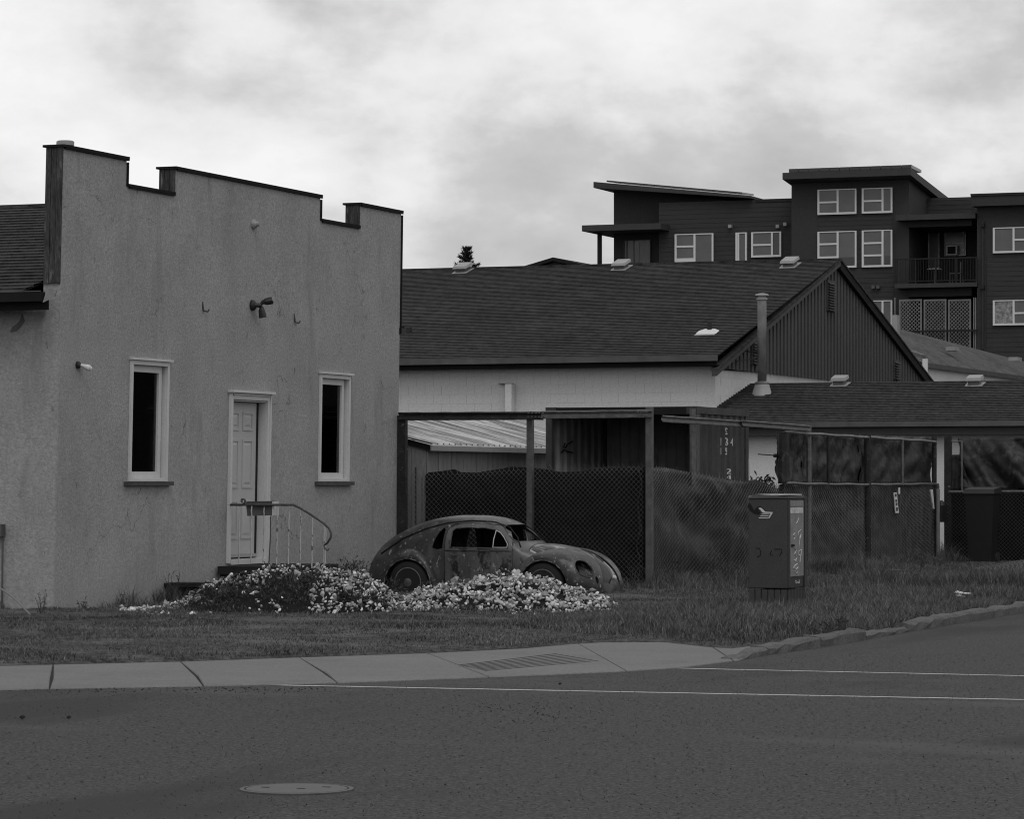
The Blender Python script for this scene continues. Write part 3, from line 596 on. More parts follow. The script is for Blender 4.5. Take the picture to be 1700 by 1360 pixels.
# ------------------------------------------------------------------ long low block building with a gable (B)
def X_at(px, y): return at_y(px, 800, y).x
YB = 68.8; XB = X_at(1187, YB)
g0 = at_x(1187, 606, XB); ga = at_x(1383, 434, XB); g1 = at_x(1533, 630, XB); zsid = at_x(1187, 610, XB).z
bB = thing('block_building', 'long low building with dark shingle roof, white block wall and ribbed gable', 'building', (XB, YB, 0))
ov = .45; yEv = YB - ov; XBL = XB - 20; XBR = XB + .2
def on_roof(y): return g0.z + (ga.z - g0.z) * (y - g0.y) / (ga.y - g0.y) if y <= ga.y else ga.z + (g1.z - ga.z) * (y - ga.y) / (g1.y - ga.y)
zEv = at_y(1100, 593, yEv).z; zRg = at_y(1100, 438.5, ga.y).z
e0, e1, r0, r1 = (XBL, yEv, zEv), (XBR, yEv, zEv), (XBL, ga.y, zRg), (XBR, ga.y, zRg)
mb = MB(); courses(mb, e0, e1, r0, r1, 64, thick=.018); h1 = (XBR, g1.y + .5, g1.z - .12); h0 = (XBL, g1.y + .5, g1.z - .12); courses(mb, h0, h1, r0, r1, 6)
mb.add([e0, e1, r1, r0, h1, h0], [(0, 1, 2, 3), (3, 2, 4, 5)]); rB = mb.build('roof', M['shingle_b'], bB)
mb = MB()
for k in range(66): x = XBR - .3 * k; mb.box((x - .29, ga.y - .13, zRg - .02), (x, ga.y + .13, zRg + .035))
mb.build('ridge_cap', M['shingle_b'], rB)
mb = MB(); mb.box((XBL, yEv - .12, zEv - .10), (XBR, yEv + .01, zEv + .02)); mb.build('eave_gutter', M['gutter'], bB)
mb = MB(); mb.box((XBL, yEv + .012, zEv - .20), (XBR - .02, yEv + .04, zEv + .0)); mb.box((XBL, yEv + .042, zEv - .20), (XBR - .02, YB - .004, zEv - .17)); mb.build('fascia', M['fascia'], bB)
wtop = zEv - .165
wl = MB(); wl.box((XBL, YB + .02, -.1), (XB - .0, YB + .25, wtop)); wl.box((XB - .25, YB + .252, -.1), (XB - .02, g1.y, zsid - .002)); wl.box((XBL, g1.y - .25, -.1), (XB - .26, g1.y, 3.9)); wB = wl.build('wall', M['white_block'], bB)
blk = MB(); blk.box((0, -.006, 0), (.396, 0, .196)); blk_me = blk.mesh('block', M['white_block'])
blk2 = MB(); blk2.box((0, 0, 0), (.006, .396, .196)); blk2_me = blk2.mesh('block_end', M['white_block'])
ow = ORIG[wB.name]
def place(me, name, parent, p, rz=0): o = bpy.data.objects.new(name, me); COL.objects.link(o); o.parent = parent; o.location = Vector(p) - Vector(ORIG[parent.name]); o.rotation_euler = (0, 0, rz); return o
zrow = wtop - .2
for r in range(8):
    z = zrow - .2 * r
    for k in range(21):
        x = XB - .4 * (k + 1) + (.2 if r % 2 else 0) - .02
        if x + .4 > XB - .02: x = XB - .4
        place(blk_me, 'block', wB, (x, YB + .02 - .004 * random.random(), z))
for r in range(6):
    z = zsid - .2 * (r + 1)
    for k in range(11): place(blk2_me, 'block', wB, (XB - .02 + .003 * random.random(), YB + .255 + .4 * k + (.2 if r % 2 else 0), z))
pp = at_y(852, 638, YB); mb = MB(); mb.box((pp.x - .1, YB - .24, -.1), (pp.x + .05, YB - .002, pp.z)); mb.build('pilaster', M['white_block'], wB); mb = MB(); mb.box((pp.x - .32, YB - .1, pp.z + .005), (pp.x + .02, YB - .002, pp.z + .02)); mb.build('pilaster_cap', M['gutter'], wB)
gs = MB(); gs.prism([(XB - .02, g0.y - .02, zsid), (XB - .02, g1.y + .02, zsid), (XB - .02, g1.y + .02, on_roof(g1.y) - .1), (XB - .02, ga.y, ga.z - .08), (XB - .02, g0.y - .02, on_roof(g0.y) - .1)], (.04, 0, 0)); sid = gs.build('gable_siding', M['rib_siding'], bB)
y = g0.y + .1; ribs = MB()
while y < g1.y - .05:
    ribs.hexa([(XB + .021, y, zsid - .015), (XB + .10, y + .012, zsid - .015), (XB + .10, y + .17, zsid - .015), (XB + .021, y + .185, zsid - .015)], [(XB + .021, y, on_roof(y) - .1), (XB + .10, y + .012, on_roof(y) - .1), (XB + .10, y + .17, on_roof(y) - .1), (XB + .021, y + .185, on_roof(y) - .1)]); y += .29
ribs.build('siding_ribs', M['rib_siding'], sid, kind='stuff')
for (ya, za, yb_, zb_) in ((g0.y - .5, on_roof(g0.y - .5), ga.y, ga.z), (ga.y, ga.z, g1.y + .5, on_roof(g1.y + .5))):
    mb = MB(); mb.prism([(XB + .085, ya, za - (.11 if ya < 75 else .2)), (XB + .085, yb_, zb_ - (.11 if ya < 75 else .2)), (XB + .085, yb_, zb_ + .0), (XB + .085, ya, za + .0)], (.11, 0, 0)); mb.build('rake_board', M['fascia'] if ya > 75 else M['rib_siding'], bB)
    mb = MB(); mb.prism([(XB + .05, ya, za + .005), (XB + .05, yb_, zb_ + .005), (XB + .05, yb_, zb_ + .05), (XB + .05, ya, za + .05)], (.17, 0, 0)); mb.build('rake_edge', M['shingle_b'], bB)
for (x0, y0, x1, y1) in ((1371, 467, 1383, 516), (1245, 565, 1256, 605), (1482, 598, 1490, 630)):
    a, b = at_x(x0, y1, XB + .08), at_x(x1, y0, XB + .08); mb = MB(); mb.box((XB + .03, a.y, a.z), (XB + .13, b.y, b.z)); gv = mb.build('gable_vent', M['rib_siding'], bB); n_ = int((b.z - a.z) / .065); q = MB()
    for k in range(n_): z = a.z + .03 + k * (b.z - a.z - .05) / n_; q.prism([(XB + .131, a.y + .04, z), (XB + .18, a.y + .04, z - .02), (XB + .18, a.y + .04, z + .0), (XB + .131, a.y + .04, z + .03)], (0, b.y - a.y - .08, 0))
    q.build('louvre', M['rib_siding'], gv)
def roof_y(z, e, r): return e[1] + (z - e[2]) / (r[2] - e[2]) * (r[1] - e[1])
def on_plane(px, py, e, r):     # where the sight line meets the roof slope between eave point e and ridge point r
    d = Vector(ray(px, py)); n_ = Vector((0, -(r[2] - e[2]), r[1] - e[1])); t = (Vector(e) - Vector((0, 0, H))).dot(n_) / d.dot(n_); return Vector((0, 0, H)) + d * t
def roof_vent(parent, p, w, d, h, e, r, m):
    s = (r[2] - e[2]) / (r[1] - e[1]); mb = MB(); z = p.z
    mb.hexa([(p.x - w * .53, p.y - d * .53, z - s * d * .6 + .03), (p.x + w * .6, p.y - d * .6, z - s * d * .6 + .03), (p.x + w * .6, p.y + d * .6, z + s * d * .6 + .03), (p.x - w * .6, p.y + d * .6, z + s * d * .6 + .03)], [(p.x - w * .53, p.y - d * .53, z - s * d * .6 + .045), (p.x + w * .6, p.y - d * .6, z - s * d * .6 + .045), (p.x + w * .6, p.y + d * .6, z + s * d * .6 + .045), (p.x - w * .6, p.y + d * .6, z + s * d * .6 + .045)])
    v = mb.build('vent_flashing', m, parent)
    mb = MB(); lo = [(p.x - w * .36, p.y - d * .36, z - s * d * .36 + .046), (p.x + w * .36, p.y - d * .36, z - s * d * .36 + .046), (p.x + w * .36, p.y + d * .36, z + s * d * .36 + .046), (p.x - w * .36, p.y + d * .36, z + s * d * .36 + .046)]
    mb.hexa(lo, [(q[0], q[1], q[2] + h * .6) for q in lo]); mb.build('vent_neck', M['gutter'], v)
    mb = MB(); lo = [(p.x - w * .5, p.y - d * .5, z - s * d * .5 + .05 + h * .55), (p.x + w * .5, p.y - d * .5, z - s * d * .5 + .05 + h * .55), (p.x + w * .5, p.y + d * .5, z + s * d * .5 + .05 + h * .55), (p.x - w * .5, p.y + d * .5, z + s * d * .5 + .05 + h * .55)]
    mb.hexa(lo, [(p.x + (q[0] - p.x) * .92, p.y + (q[1] - p.y) * .92, q[2] + h * .4) for q in lo]); mb.build('vent_cover', m, v)
for (px, py) in ((768, 450), (1031, 445), (1311, 441)): roof_vent(rB, on_plane(px, py + 2, e0, r0), .36, .5, .16, e0, r0, M['vent_white'])
p = on_plane(1178, 553, e0, r0); mb = MB(); mb.hexa([(p.x - .28, p.y - .25, p.z - .05), (p.x + .2, p.y - .25, p.z - .05), (p.x + .2, p.y + .1, p.z + .06), (p.x - .28, p.y + .1, p.z + .06)], [(p.x - .12, p.y - .1, p.z + .06), (p.x + .1, p.y - .1, p.z + .06), (p.x + .1, p.y + .06, p.z + .1), (p.x - .12, p.y + .06, p.z + .1)]); mb.build('pipe_flashing', M['white_frame'], rB)
mb = MB(); mb.tube([p + Vector((0, 0, .03)), p + Vector((0, 0, .24))], .055, 10); mb.build('vent_pipe', M['black_metal'], rB)
p = on_plane(668, 553, e0, r0); mb = MB(); mb.box((p.x - .1, p.y - .1, p.z), (p.x + .22, p.y + .05, p.z + .12)); mb.build('vent_pipe', M['black_metal'], rB)

# ------------------------------------------------------------------ low shingled building at the right (C)
YC = 67.75; yEc, yRc = YC - .38, 71.6
cE = at_y(1500, 700.5, yEc); cR = at_y(1500, 634.5, yRc); XCL = X_at(1250, yRc); XCR = X_at(2150, yEc)
bC = thing('low_building', 'low white building with dark shingle roof and metal flue behind the screened fence', 'building', (XCL, YC, 0))
e0c, r0c = (XCL, yEc, cE.z), (XCL, yRc, cR.z); mb = MB(); courses(mb, e0c, (XCR, yEc, cE.z), r0c, (XCR, yRc, cR.z), 24, thick=.022)
mb.add([e0c, (XCR, yEc, cE.z), (XCR, yRc, cR.z), r0c, (XCR, 2 * yRc - yEc, cE.z), (XCL, 2 * yRc - yEc, cE.z)], [(0, 1, 2, 3), (3, 2, 4, 5)]); rC = mb.build('roof', M['shingle'], bC)
mb = MB()
for k in range(24): t = k / 24; a = Vector(e0c).lerp(Vector(r0c), t); mb.box(a + Vector((-.05 - .03 * (k % 2), -.0, -.015)), a + Vector((.25, .17, .045)))
mb.build('rake_shingles', M['shingle'], rC)
mb = MB(); mb.box((XCL, yEc - .11, cE.z - .10), (XCR, yEc + .0, cE.z + .01)); mb.build('eave_gutter', M['gutter'], bC)
mb = MB(); mb.box((XCL + .1, yEc + .002, cE.z - .27), (XCR, yEc + .04, cE.z - .005)); mb.box((XCL + .1, yEc + .042, cE.z - .27), (XCR, YC + .05, cE.z - .24)); mb.build('fascia', M['apt_fascia'], bC)
mb = MB(); mb.box((XCL + .35, YC, -.1), (XCR, YC + .2, cE.z - .245)); mb.box((XCL + .35, YC + .202, -.1), (XCL + .55, yRc + 3, cE.z + .1)); mb.build('wall', M['white_block'], bC)
for px in (1394, 1618): roof_vent(rC, on_plane(px, 641, e0c, r0c), .34, .34, .17, e0c, r0c, M['vent_white'])
p = on_plane(1265, 655, e0c, r0c); zt_ = at_y(1265, 487, p.y).z
mb = MB(); mb.lathe(p, [(.30, -.12), (.22, .0), (.17, .18), (.155, .24)], 18); mb.build('flue_cone', M['vent_white'], bC, smooth=True)
mb = MB(); mb.lathe(p, [(.10, .2), (.10, zt_ - p.z - .12), (.095, zt_ - p.z - .11)], 18); fl = mb.build('flue', M['flue'], bC, smooth=True)
mb = MB(); mb.lathe(p, [(.17, .235), (.17, .255), (.11, .29)], 18); mb.build('storm_collar', M['flue'], bC)
mb = MB(); h_ = zt_ - p.z; mb.lathe(p, [(.10, h_ - .15), (.125, h_ - .14), (.125, h_ - .11), (.09, h_ - .10), (.09, h_ - .06), (.15, h_ - .05), (.14, h_ - .02), (.06, h_)], 18); mb.build('flue_cap', M['vent_white'], bC)
mb = MB(); a = p + Vector((.05, 0, .92)); mb.tube([a, (XB + .05, p.y + .35, p.z + .98)], .012, 5); mb.tube([p + Vector((-.05, 0, .82)), (XB + .05, p.y - .35, p.z + .72)], .012, 5); mb.build('flue_brace', M['black_metal'], bC)

# ------------------------------------------------------------------ pale roofed building further back (D), far gable (F)
XD = -23.5
dA, dB_ = at_x(1530, 602, XD), at_x(1790, 641, XD); zD = dA.z
bD = thing('rear_building', 'low rear building with pale hipped shingle roof and white wall below the apartments', 'building', dA)
tA, tB = at_d(1489, 545, dA.y + 9), at_d(1760, 616, dB_.y + 6)
mA = at_d(1492, 578, dA.y + 1)
mb = MB(); mb.add([dA, (XD, dB_.y, zD), tB, tA, at_d(1494, 581, dA.y + 2.5)], [(0, 1, 2, 3, 4)]); mb.add([tA, tB, (XD - 14, dB_.y + 6, zD), (XD - 14, dA.y + 9, zD)], [(0, 1, 2, 3)]); rD = mb.build('roof', M['shingle_d'], bD)
mb = MB(); mb.box((XD - .0, dA.y, zD - .13), (XD + .12, dB_.y, zD - .0)); mb.build('eave_gutter', M['gutter'], bD)
mb = MB(); mb.box((XD - .3, dA.y + .2, -.1), (XD - .06, dB_.y, zD - .02)); mb.box((XD - 12, dA.y + .2, -.1), (XD - .61, dA.y + .45, zD - .3)); mb.build('wall', M['white_block'], bD)
mb = MB(); q0 = at_d(1496, 577, dA.y + 1); q1 = at_d(1531, 589, dA.y - .2); mb.hexa([q0 - Vector((0, 0, .1)), q1 - Vector((0, 0, .1)), q1 + Vector((0, .4, -.1)), q0 + Vector((0, .4, -.1))], [q0, q1, q1 + Vector((0, .4, 0)), q0 + Vector((0, .4, 0))]); mb.build('lower_gutter', M['gutter'], bD)
q = at_d(1535, 596, dA.y - .3); mb = MB(); mb.box((q.x - .05, q.y - .05, 3.2), (q.x + .08, q.y + .08, q.z)); mb.build('down_pipe', M['white_frame'], bD)
q = at_d(1484, 556, dA.y + 6); q2 = at_d(1488, 523, dA.y + 6); mb = MB(); mb.box((q.x - .07, q.y, q.z - .6), (q.x + .10, q.y + .3, q2.z)); mb.build('vent_stack', M['vent_white'], bD)
for (px, py) in ((1581, 580), (1685, 597)):
    q = at_d(px, py, dA.y + 9); n_ = (Vector(dB_) - Vector(dA)).normalized(); mb = MB(); mb.box((q.x - .15, q.y - .25, q.z - .05), (q.x + .15, q.y + .3, q.z + .07)); mb.build('roof_vent', M['vent_white'], rD)
YFar = 118.0
f0, fp, f1 = at_y(862, 444, YFar), at_y(918, 427, YFar), at_y(979, 441.5, YFar)
bF = thing('gabled_house', 'distant gabled house peeking over the long shingle roof', 'house', (fp.x, YFar, 0))
mb = MB(); mb.prism([(f0.x + .3, YFar + .2, -.1), (f1.x - .3, YFar + .2, -.1), (f1.x - .3, YFar + .2, f1.z - .2), (fp.x, YFar + .2, fp.z - .15), (f0.x + .3, YFar + .2, f0.z - .2)], (0, 10, 0)); mb.build('wall', M['apt_stucco'], bF)
mb = MB()
for a, b in ((f0, fp), (fp, f1)): mb.prism([a - Vector((0, 0, .14)), b - Vector((0, 0, .14)), b, a], (0, 11, 0))
mb.build('roof', M['fascia'], bF)
mb = MB(); mb.box((fp.x - .25, YFar + .1, fp.z - .65), (fp.x + .25, YFar + .18, fp.z - .3)); mb.build('gable_vent', M['apt_siding'], bF)

# ------------------------------------------------------------------ spruce behind the long roof
tp = at_d(775, 412, 108.0)
tr = thing('spruce_tree', 'dark spruce tree top rising behind the long shingle roof', 'tree', (tp.x, tp.y, 0))
mb = MB(); mb.tube([(tp.x, tp.y, -.1), (tp.x, tp.y, tp.z * .6), (tp.x + .02, tp.y, tp.z - .15)], [.2, .11, .02], 8); mb.build('trunk', M['bark'], tr)
cv, cf = [], []
def needle_twig(a, b, r):
    n_ = max(6, int((b - a).length / .035))
    for k in range(n_):
        c = a.lerp(b, k / n_)
        for _ in range(13):
            d = Vector((random.gauss(0, 1), random.gauss(0, 1), random.gauss(0, 1))).normalized(); d = (d + (b - a).normalized() * .5).normalized(); s = d.cross(Vector((random.random(), random.random(), random.random()))).normalized() * .02
            k0 = len(cv); cv.extend([tuple(c - s), tuple(c + s), tuple(c + d * r * random.uniform(.6, 1.1))]); cf.append((k0, k0 + 1, k0 + 2))
ztip = tp.z; needle_twig(Vector((tp.x + .03, tp.y, ztip - 1.6)), Vector((tp.x, tp.y, ztip)), .17)
for w in range(26):
    z = ztip - .06 - (w * .17 if w < 8 else 1.2 + (w - 8) * .35); L = .10 + (ztip - z) * .42; L = min(L, 2.4)
    for k in range(6):
        an = k * 1.047 + w * .7 + random.uniform(-.2, .2); l_ = L * random.uniform(.65, 1.1); b0 = Vector((tp.x, tp.y, z)); b1 = b0 + Vector((math.cos(an) * l_, math.sin(an) * l_, l_ * (.55 if w < 8 else -.15)))
        needle_twig(b0, b1, .13 if w < 8 else .25)
cr_ = bpy.data.objects.new('crown', np_mesh('crown', np.array(cv) - np.array([tp.x, tp.y, 0]), np.array(cf), M['needle'])); COL.objects.link(cr_); cr_.parent = tr

# ------------------------------------------------------------------ apartment building (E)
EY = 134.7
bE = thing('apartment_building', 'dark modern apartment block with flat roofs, white window frames and balconies', 'apartment building', (X_at(1400, EY), EY, 0))
def er(y, x0, y0, x1, y1): a, b = at_y(x0, (y0 + y1) / 2, y), at_y(x1, (y0 + y1) / 2, y); xm = (x0 + x1) / 2; return a.x, b.x, at_y(xm, y1, y).z, at_y(xm, y0, y).z
def ebox(name, m, y, r, depth=.2, front=0.0, parent=None):
    x0, x1, z0, z1 = er(y, *r); mb = MB(); mb.box((x0, y - front, z0), (x1, y - front + depth, z1)); return mb.build(name, m, parent or bE)
def lap(name, y, r, parent=None, pitch=.2):
    x0, x1, z0, z1 = er(y, *r); mb = MB(); z = z0
    while z < z1 - .02:
        t = min(z + pitch, z1); mb.add([(x0, y - .016, z), (x1, y - .016, z), (x1, y - .004, t), (x0, y - .004, t), (x0, y, z), (x1, y, z)], [(0, 1, 2, 3), (0, 4, 5, 1)]); z = t
    return mb.build(name, M['apt_siding'], parent or bE)
YW, YT, YBk, YRw, YL = EY + 1.2, EY, EY + 1.9, EY - .4, EY + 2.2
ebox('wing_wall', M['apt_siding'], YW, (1094, 333, 1330, 800), 9); lap('wing_siding', YW - .02, (1094, 337, 1316, 470))
ebox('wing_parapet', M['apt_dark'], YW, (1255, 330, 1316, 335), 9, .06)
ebox('corner_wall', M['apt_stucco'], YL, (1019, 318, 1100, 800), 8)
x0, z0 = at_y(1003, 306, YL).x, at_y(1003, 316, YL).z; x1, z1 = at_y(1262, 330, YL).x, at_y(1262, 333, YL).z; zt0, zt1 = at_y(1003, 306, YL).z, at_y(1262, 329, YL).z
mb = MB(); mb.hexa([(x0, YL - 1.4, z0), (x1, YL - 1.4, z1), (x1, YL + 9, z1), (x0, YL + 9, z0)], [(x0, YL - 1.4, zt0), (x1, YL - 1.4, zt1), (x1, YL + 9, zt1), (x0, YL + 9, zt0)]); mb.build('wing_roof', M['apt_fascia'], bE)
wb_ = MB(); wb_.hexa([(at_y(1019, 0, YL).x, YL + .01, z0 - .6), (x1 - .5, YL + .01, z1 - .6), (x1 - .5, YL + 7, z1 - .6), (at_y(1019, 0, YL).x, YL + 7, z0 - .6)], [(at_y(1019, 0, YL).x, YL + .01, z0 + .0), (x1 - .5, YL + .01, z1 - .02), (x1 - .5, YL + 7, z1 - .02), (at_y(1019, 0, YL).x, YL + 7, z0)]); wb_.build('wing_upper_wall', M['apt_stucco'], bE)
for k in range(14):
    t0, t1 = .07 + k * .062, .07 + (k + .94) * .062; xa, xb = x0 + (x1 - x0) * t0, x0 + (x1 - x0) * t1; za, zb2 = zt0 + (zt1 - zt0) * t0, zt0 + (zt1 - zt0) * t1; mb = MB()
    mb.hexa([(xa, YL - 1.1, za + .06), (xb, YL - 1.1, zb2 + .06), (xb, YL + .6, zb2 + .12), (xa, YL + .6, za + .12)], [(xa, YL - 1.1, za + .13), (xb, YL - 1.1, zb2 + .13), (xb, YL + .6, zb2 + .19), (xa, YL + .6, za + .19)]); mb.build('solar_panel', M['solar'], bE)
# porch at the left end
px0, px1, pz0, pz1 = er(YW - 1.2, 966, 372, 1097, 382); mb = MB(); mb.box((px0, YW - 1.2, pz0), (px1, YL + 3.6, pz1)); mb.build('porch_roof', M['apt_fascia'], bE)
a = at_y(995.5, 382, YW + .18); mb = MB(); mb.box((a.x - .08, YW + .1, -.1), (a.x + .08, YW + .26, pz0 - .003)); mb.build('porch_post', M['apt_dark'], bE)
def ewin(y, r, splits, bars, m=('grey_pane', 'grey_pane'), bw_=3.2, name='window'):
    x0, x1, z0, z1 = er(y, *r); s = (x1 - x0) / (r[2] - r[0]); b = bw_ * s; f = MB(); Y0, Y1 = y - .09, y - .0
    def bar(a, lo, c, hi): f.box((a, Y0, lo), (c, Y1, hi))
    bar(x0, z0, x0 + b, z1); bar(x1 - b * .8, z0, x1, z1); bar(x0 + b, z1 - b * .5, x1 - b * .8, z1); bar(x0 + b, z0, x1 - b * .8, z0 + b)
    xs = [x0 + b]
    for q in splits: xx = x0 + (q - r[0]) * s; bar(xx - b / 2, z0 + b, xx + b / 2, z1 - b * .5); xs.append(xx)
    xs.append(x1 - b * .8); end = xs[1] - b / 2 if splits else xs[-1]
    zz_ = lambda py: z1 - (py - r[1]) / (r[3] - r[1]) * (z1 - z0)
    for q in bars:
        if isinstance(q, tuple): k, py = q
        else: k, py = 0, q
        lo_, hi_ = (xs[0], end) if k == 0 else (xs[1] + b / 2, xs[-1])
        bar(lo_, zz_(py) - b * .45, hi_, zz_(py) + b * .45)
    w = f.build(name, M['white_frame'], bE)
    for k in range(len(xs) - 1):
        mb = MB(); mb.box((xs[k] + .0, y - .045, z0 + b * .6), (xs[k + 1], y - .03, z1 - b * .3)); mb.build('pane', M[m[min(k, len(m) - 1)]], w)
    return w
ewin(YW - .06, (1121, 388, 1185, 452), [1154], [409, 430, 433], ('grey_pane', 'grey_pane'))
ewin(YW - .06, (1222, 386, 1240.5, 450), [1226.5], [], ('grey_pane',))
ewin(YW - .06, (1248, 385, 1297.5, 427), [1282.5], [406.5], ('grey_pane', 'dark_pane'))
dx = er(YL - .04, 1036, 399, 1080, 450); mb = MB(); mb.box((dx[0], YL - .06, dx[2]), (dx[1], YL - .005, dx[3])); dE = mb.build('porch_door', M['grey_pane'], bE)
for (a, b) in ((1053, 1061), ): q = er(YL - .07, a, 402, b, 436); mb = MB(); mb.box((q[0], YL - .085, q[2]), (q[1], YL - .065, q[3])); mb.build('door_gap', M['dark_pane'], dE)
for a in (1036, 1040, 1052, 1079): q = er(YL - .07, a, 399, a + 1.2, 450); mb = MB(); mb.box((q[0], YL - .11, q[2]), (q[1], YL - .062, q[3])); mb.build('door_frame', M['gutter'], dE)
for (px, py) in ((1213.5, 376), (1292.5, 376), (1305, 372.5)): ebox('vent_hood', M['vent_white'], YW - .03, (px - 2.6, py - 2.8, px + 2.6, py + 2.8), .2, .2)
# the tower
x0, x1, z0, z1 = er(YT, 1314, 290, 1509, 800); mb = MB(); mb.box((x0, YT, -.1), (x1, YT + 6.4, z1 - 1.3)); mb.hexa([(x0, YT, z1 - 1.298), (x1, YT, z1 - 1.298), (x1, YT + 6.4, z1 - 1.298), (x0, YT + 6.4, z1 - 1.298)], [(x0, YT, z1 - .12), (x1, YT, z1 - .12), (x1, YT + 6.4, z1 - .85), (x0, YT + 6.4, z1 - .85)]); mb.build('tower_wall', M['apt_stucco'], bE)
x0, x1, z0, z1 = er(YT - .9, 1299, 283, 1512, 294); zb2 = at_x(1577, 330, x1).z - z0; yb2 = at_x(1577, 330, x1).y
mb = MB(); mb.hexa([(x0, YT - .9, z0), (x1, YT - .9, z0), (x1, yb2, z0 + zb2 - .35), (x0, yb2, z0 + zb2 - .35)], [(x0, YT - .9, z1), (x1, YT - .9, z1), (x1, yb2, z0 + zb2), (x0, yb2, z0 + zb2)]); mb.build('tower_roof', M['apt_fascia'], bE)
for k in range(12):
    t0, t1 = .04 + k * .08, .04 + (k + .95) * .08; xa, xb = x0 + (x1 - x0) * t0, x0 + (x1 - x0) * t1; mb = MB()
    mb.hexa([(xa, YT - .7, z1 + .03), (xb, YT - .7, z1 + .03), (xb, YT + 1, z1 - .02), (xa, YT + 1, z1 - .02)], [(xa, YT - .7, z1 + .17), (xb, YT - .7, z1 + .17), (xb, YT + 1, z1 + .1), (xa, YT + 1, z1 + .1)]); mb.build('solar_panel', M['solar'], bE)
lap('tower_siding', YT - .012, (1358, 357, 1482, 382)); lap('tower_siding', YT - .012, (1355, 446, 1484, 700))
lap('tower_siding', YT - .012, (1422.5, 312, 1431.5, 356)); lap('tower_siding', YT - .012, (1422.5, 383, 1431.5, 445))
ewin(YT - .04, (1358, 314, 1422.5, 356), [1391.5], [335.5]); ewin(YT - .04, (1431.5, 312, 1482, 354), [1466], [333.5])
ewin(YT - .04, (1358, 384, 1422.5, 445), [1391.5], [405, 427]); ewin(YT - .04, (1431.5, 382, 1482, 443.5), [1466], [403.5, 424])
for (r, b) in (((1394, 427, 1420, 443), 0), ((1469, 425, 1480, 441), 0), ((1436, 427, 1462, 441), 0), ((1362, 430, 1389, 443), 0)): ebox('dark_lower_pane', M['dark_pane'], YT - .04, r, .012, .05)
ewin(YT - .04, (1431.5, 499, 1482, 560), [1466], [521]); 
for px in (1451, 1459): ebox('vent_hood', M['gutter'], YT - .04, (px - 2.6, 474, px + 2.6, 479.5), .2, .16)
# balcony bay between the tower and the right wing
ebox('bay_wall', M['apt_siding'], YBk + 1.2, (1500, 328, 1640, 800), 6); lap('bay_siding', YBk + 1.17, (1525, 329, 1614, 356))
q = er(YT - .6, 1487, 355, 1619, 364); mb = MB(); mb.box((q[0], YT - .6, q[2]), (q[1], YBk + 1.16, q[3])); mb.build('bay_roof', M['apt_fascia'], bE)
q = er(YT - .3, 1494, 364, 1612, 376); mb = MB(); mb.box((q[0] + .3, YT - .2, q[2]), (q[1], YBk + 1.16, q[3])); mb.build('bay_soffit', M['apt_dark'], bE)
q = er(YT - .6, 1485, 470, 1622, 477); mb = MB(); mb.box((q[0], YT - .6, q[2]), (q[1], YBk + 1.16, q[3])); mb.build('balcony_floor', M['apt_fascia'], bE); bq = q
q = er(YT - .3, 1494, 477, 1612, 492); mb = MB(); mb.box((q[0] + .3, YT - .2, q[2]), (q[1], YBk + 1.16, q[3])); mb.build('balcony_beam', M['apt_dark'], bE)
zr0, zr1 = bq[3], at_y(1550, 428, YT - .6).z; rm = MB(); Yr = YT - .55
rm.box((bq[0], Yr - .03, zr1 - .05), (bq[1], Yr + .03, zr1)); rm.box((bq[0], Yr - .02, zr0 + .08), (bq[1], Yr + .02, zr0 + .12))
for k in range(5): xx = bq[0] + (bq[1] - bq[0] - .06) * k / 4; rm.box((xx, Yr - .031, zr0), (xx + .06, Yr + .031, zr1 - .051))
k = 0; xx = bq[0]
while xx < bq[1]: rm.box((xx, Yr - .01, zr0 + .121), (xx + .018, Yr + .01, zr1 - .051)); xx += .11
for yy in np.arange(Yr + .1, YBk, .11): rm.box((bq[1] - .05, yy, zr0), (bq[1] - .03, yy + .018, zr1 - .05))
rm.build('balcony_railing', M['apt_dark'], bE)
yb3 = YBk + 1.2
ewin(yb3 - .03, (1542, 384, 1560, 446), [], [], ('grey_pane',), 1.2); 
ewin(yb3 - .03, (1569, 384, 1604, 425), [1600], [404], ('grey_pane',), 1.3)
ewin(yb3 - .03, (1513, 393, 1524, 470), [], [], ('dark_pane',), 1.2)
ac = er(yb3 - .1, 1573, 408, 1591, 424); mb = MB(); mb.box((ac[0], yb3 - .35, ac[2]), (ac[1], yb3 - .05, ac[3])); aco = mb.build('air_conditioner', M['white_frame'], off=(ac[0], yb3 - .35, ac[2]))
tag(aco, 'white window air conditioner on the upper balcony wall', 'air conditioner'); mb = MB(); w_ = ac[1] - ac[0]; mb.box((ac[0] + .06, yb3 - .365, ac[2] + .05), (ac[1] - .06, yb3 - .351, ac[3] - .05)); mb.build('grille', M['apt_dark'], aco)
def chair(px, s, lb):
    a = at_y(px, 469, YT + .5); a.z = bq[3]; t = thing('balcony_chair', lb, 'chair', a, group='chairs on the apartment balcony')
    mb = MB(); mb.box(a + Vector((-.25, -.25, .42)), a + Vector((.25, .25, .46))); mb.build('seat', M['gutter'], t); mb = MB(); mb.box(a + Vector((-.25 if s < 0 else .22, -.25, .46)), a + Vector((-.22 if s < 0 else .25, .25, .9))); mb.build('backrest', M['gutter'], t)
    for dx in (-.24, .21):
        for dy in (-.24, .21): mb = MB(); mb.box(a + Vector((dx, dy, 0)), a + Vector((dx + .03, dy + .03, .42))); mb.build('leg', M['gutter'], t)
chair(1497, -1, 'small metal chair on the balcony beside the tower wall'); chair(1588, 1, 'small metal chair on the balcony below the air conditioner')
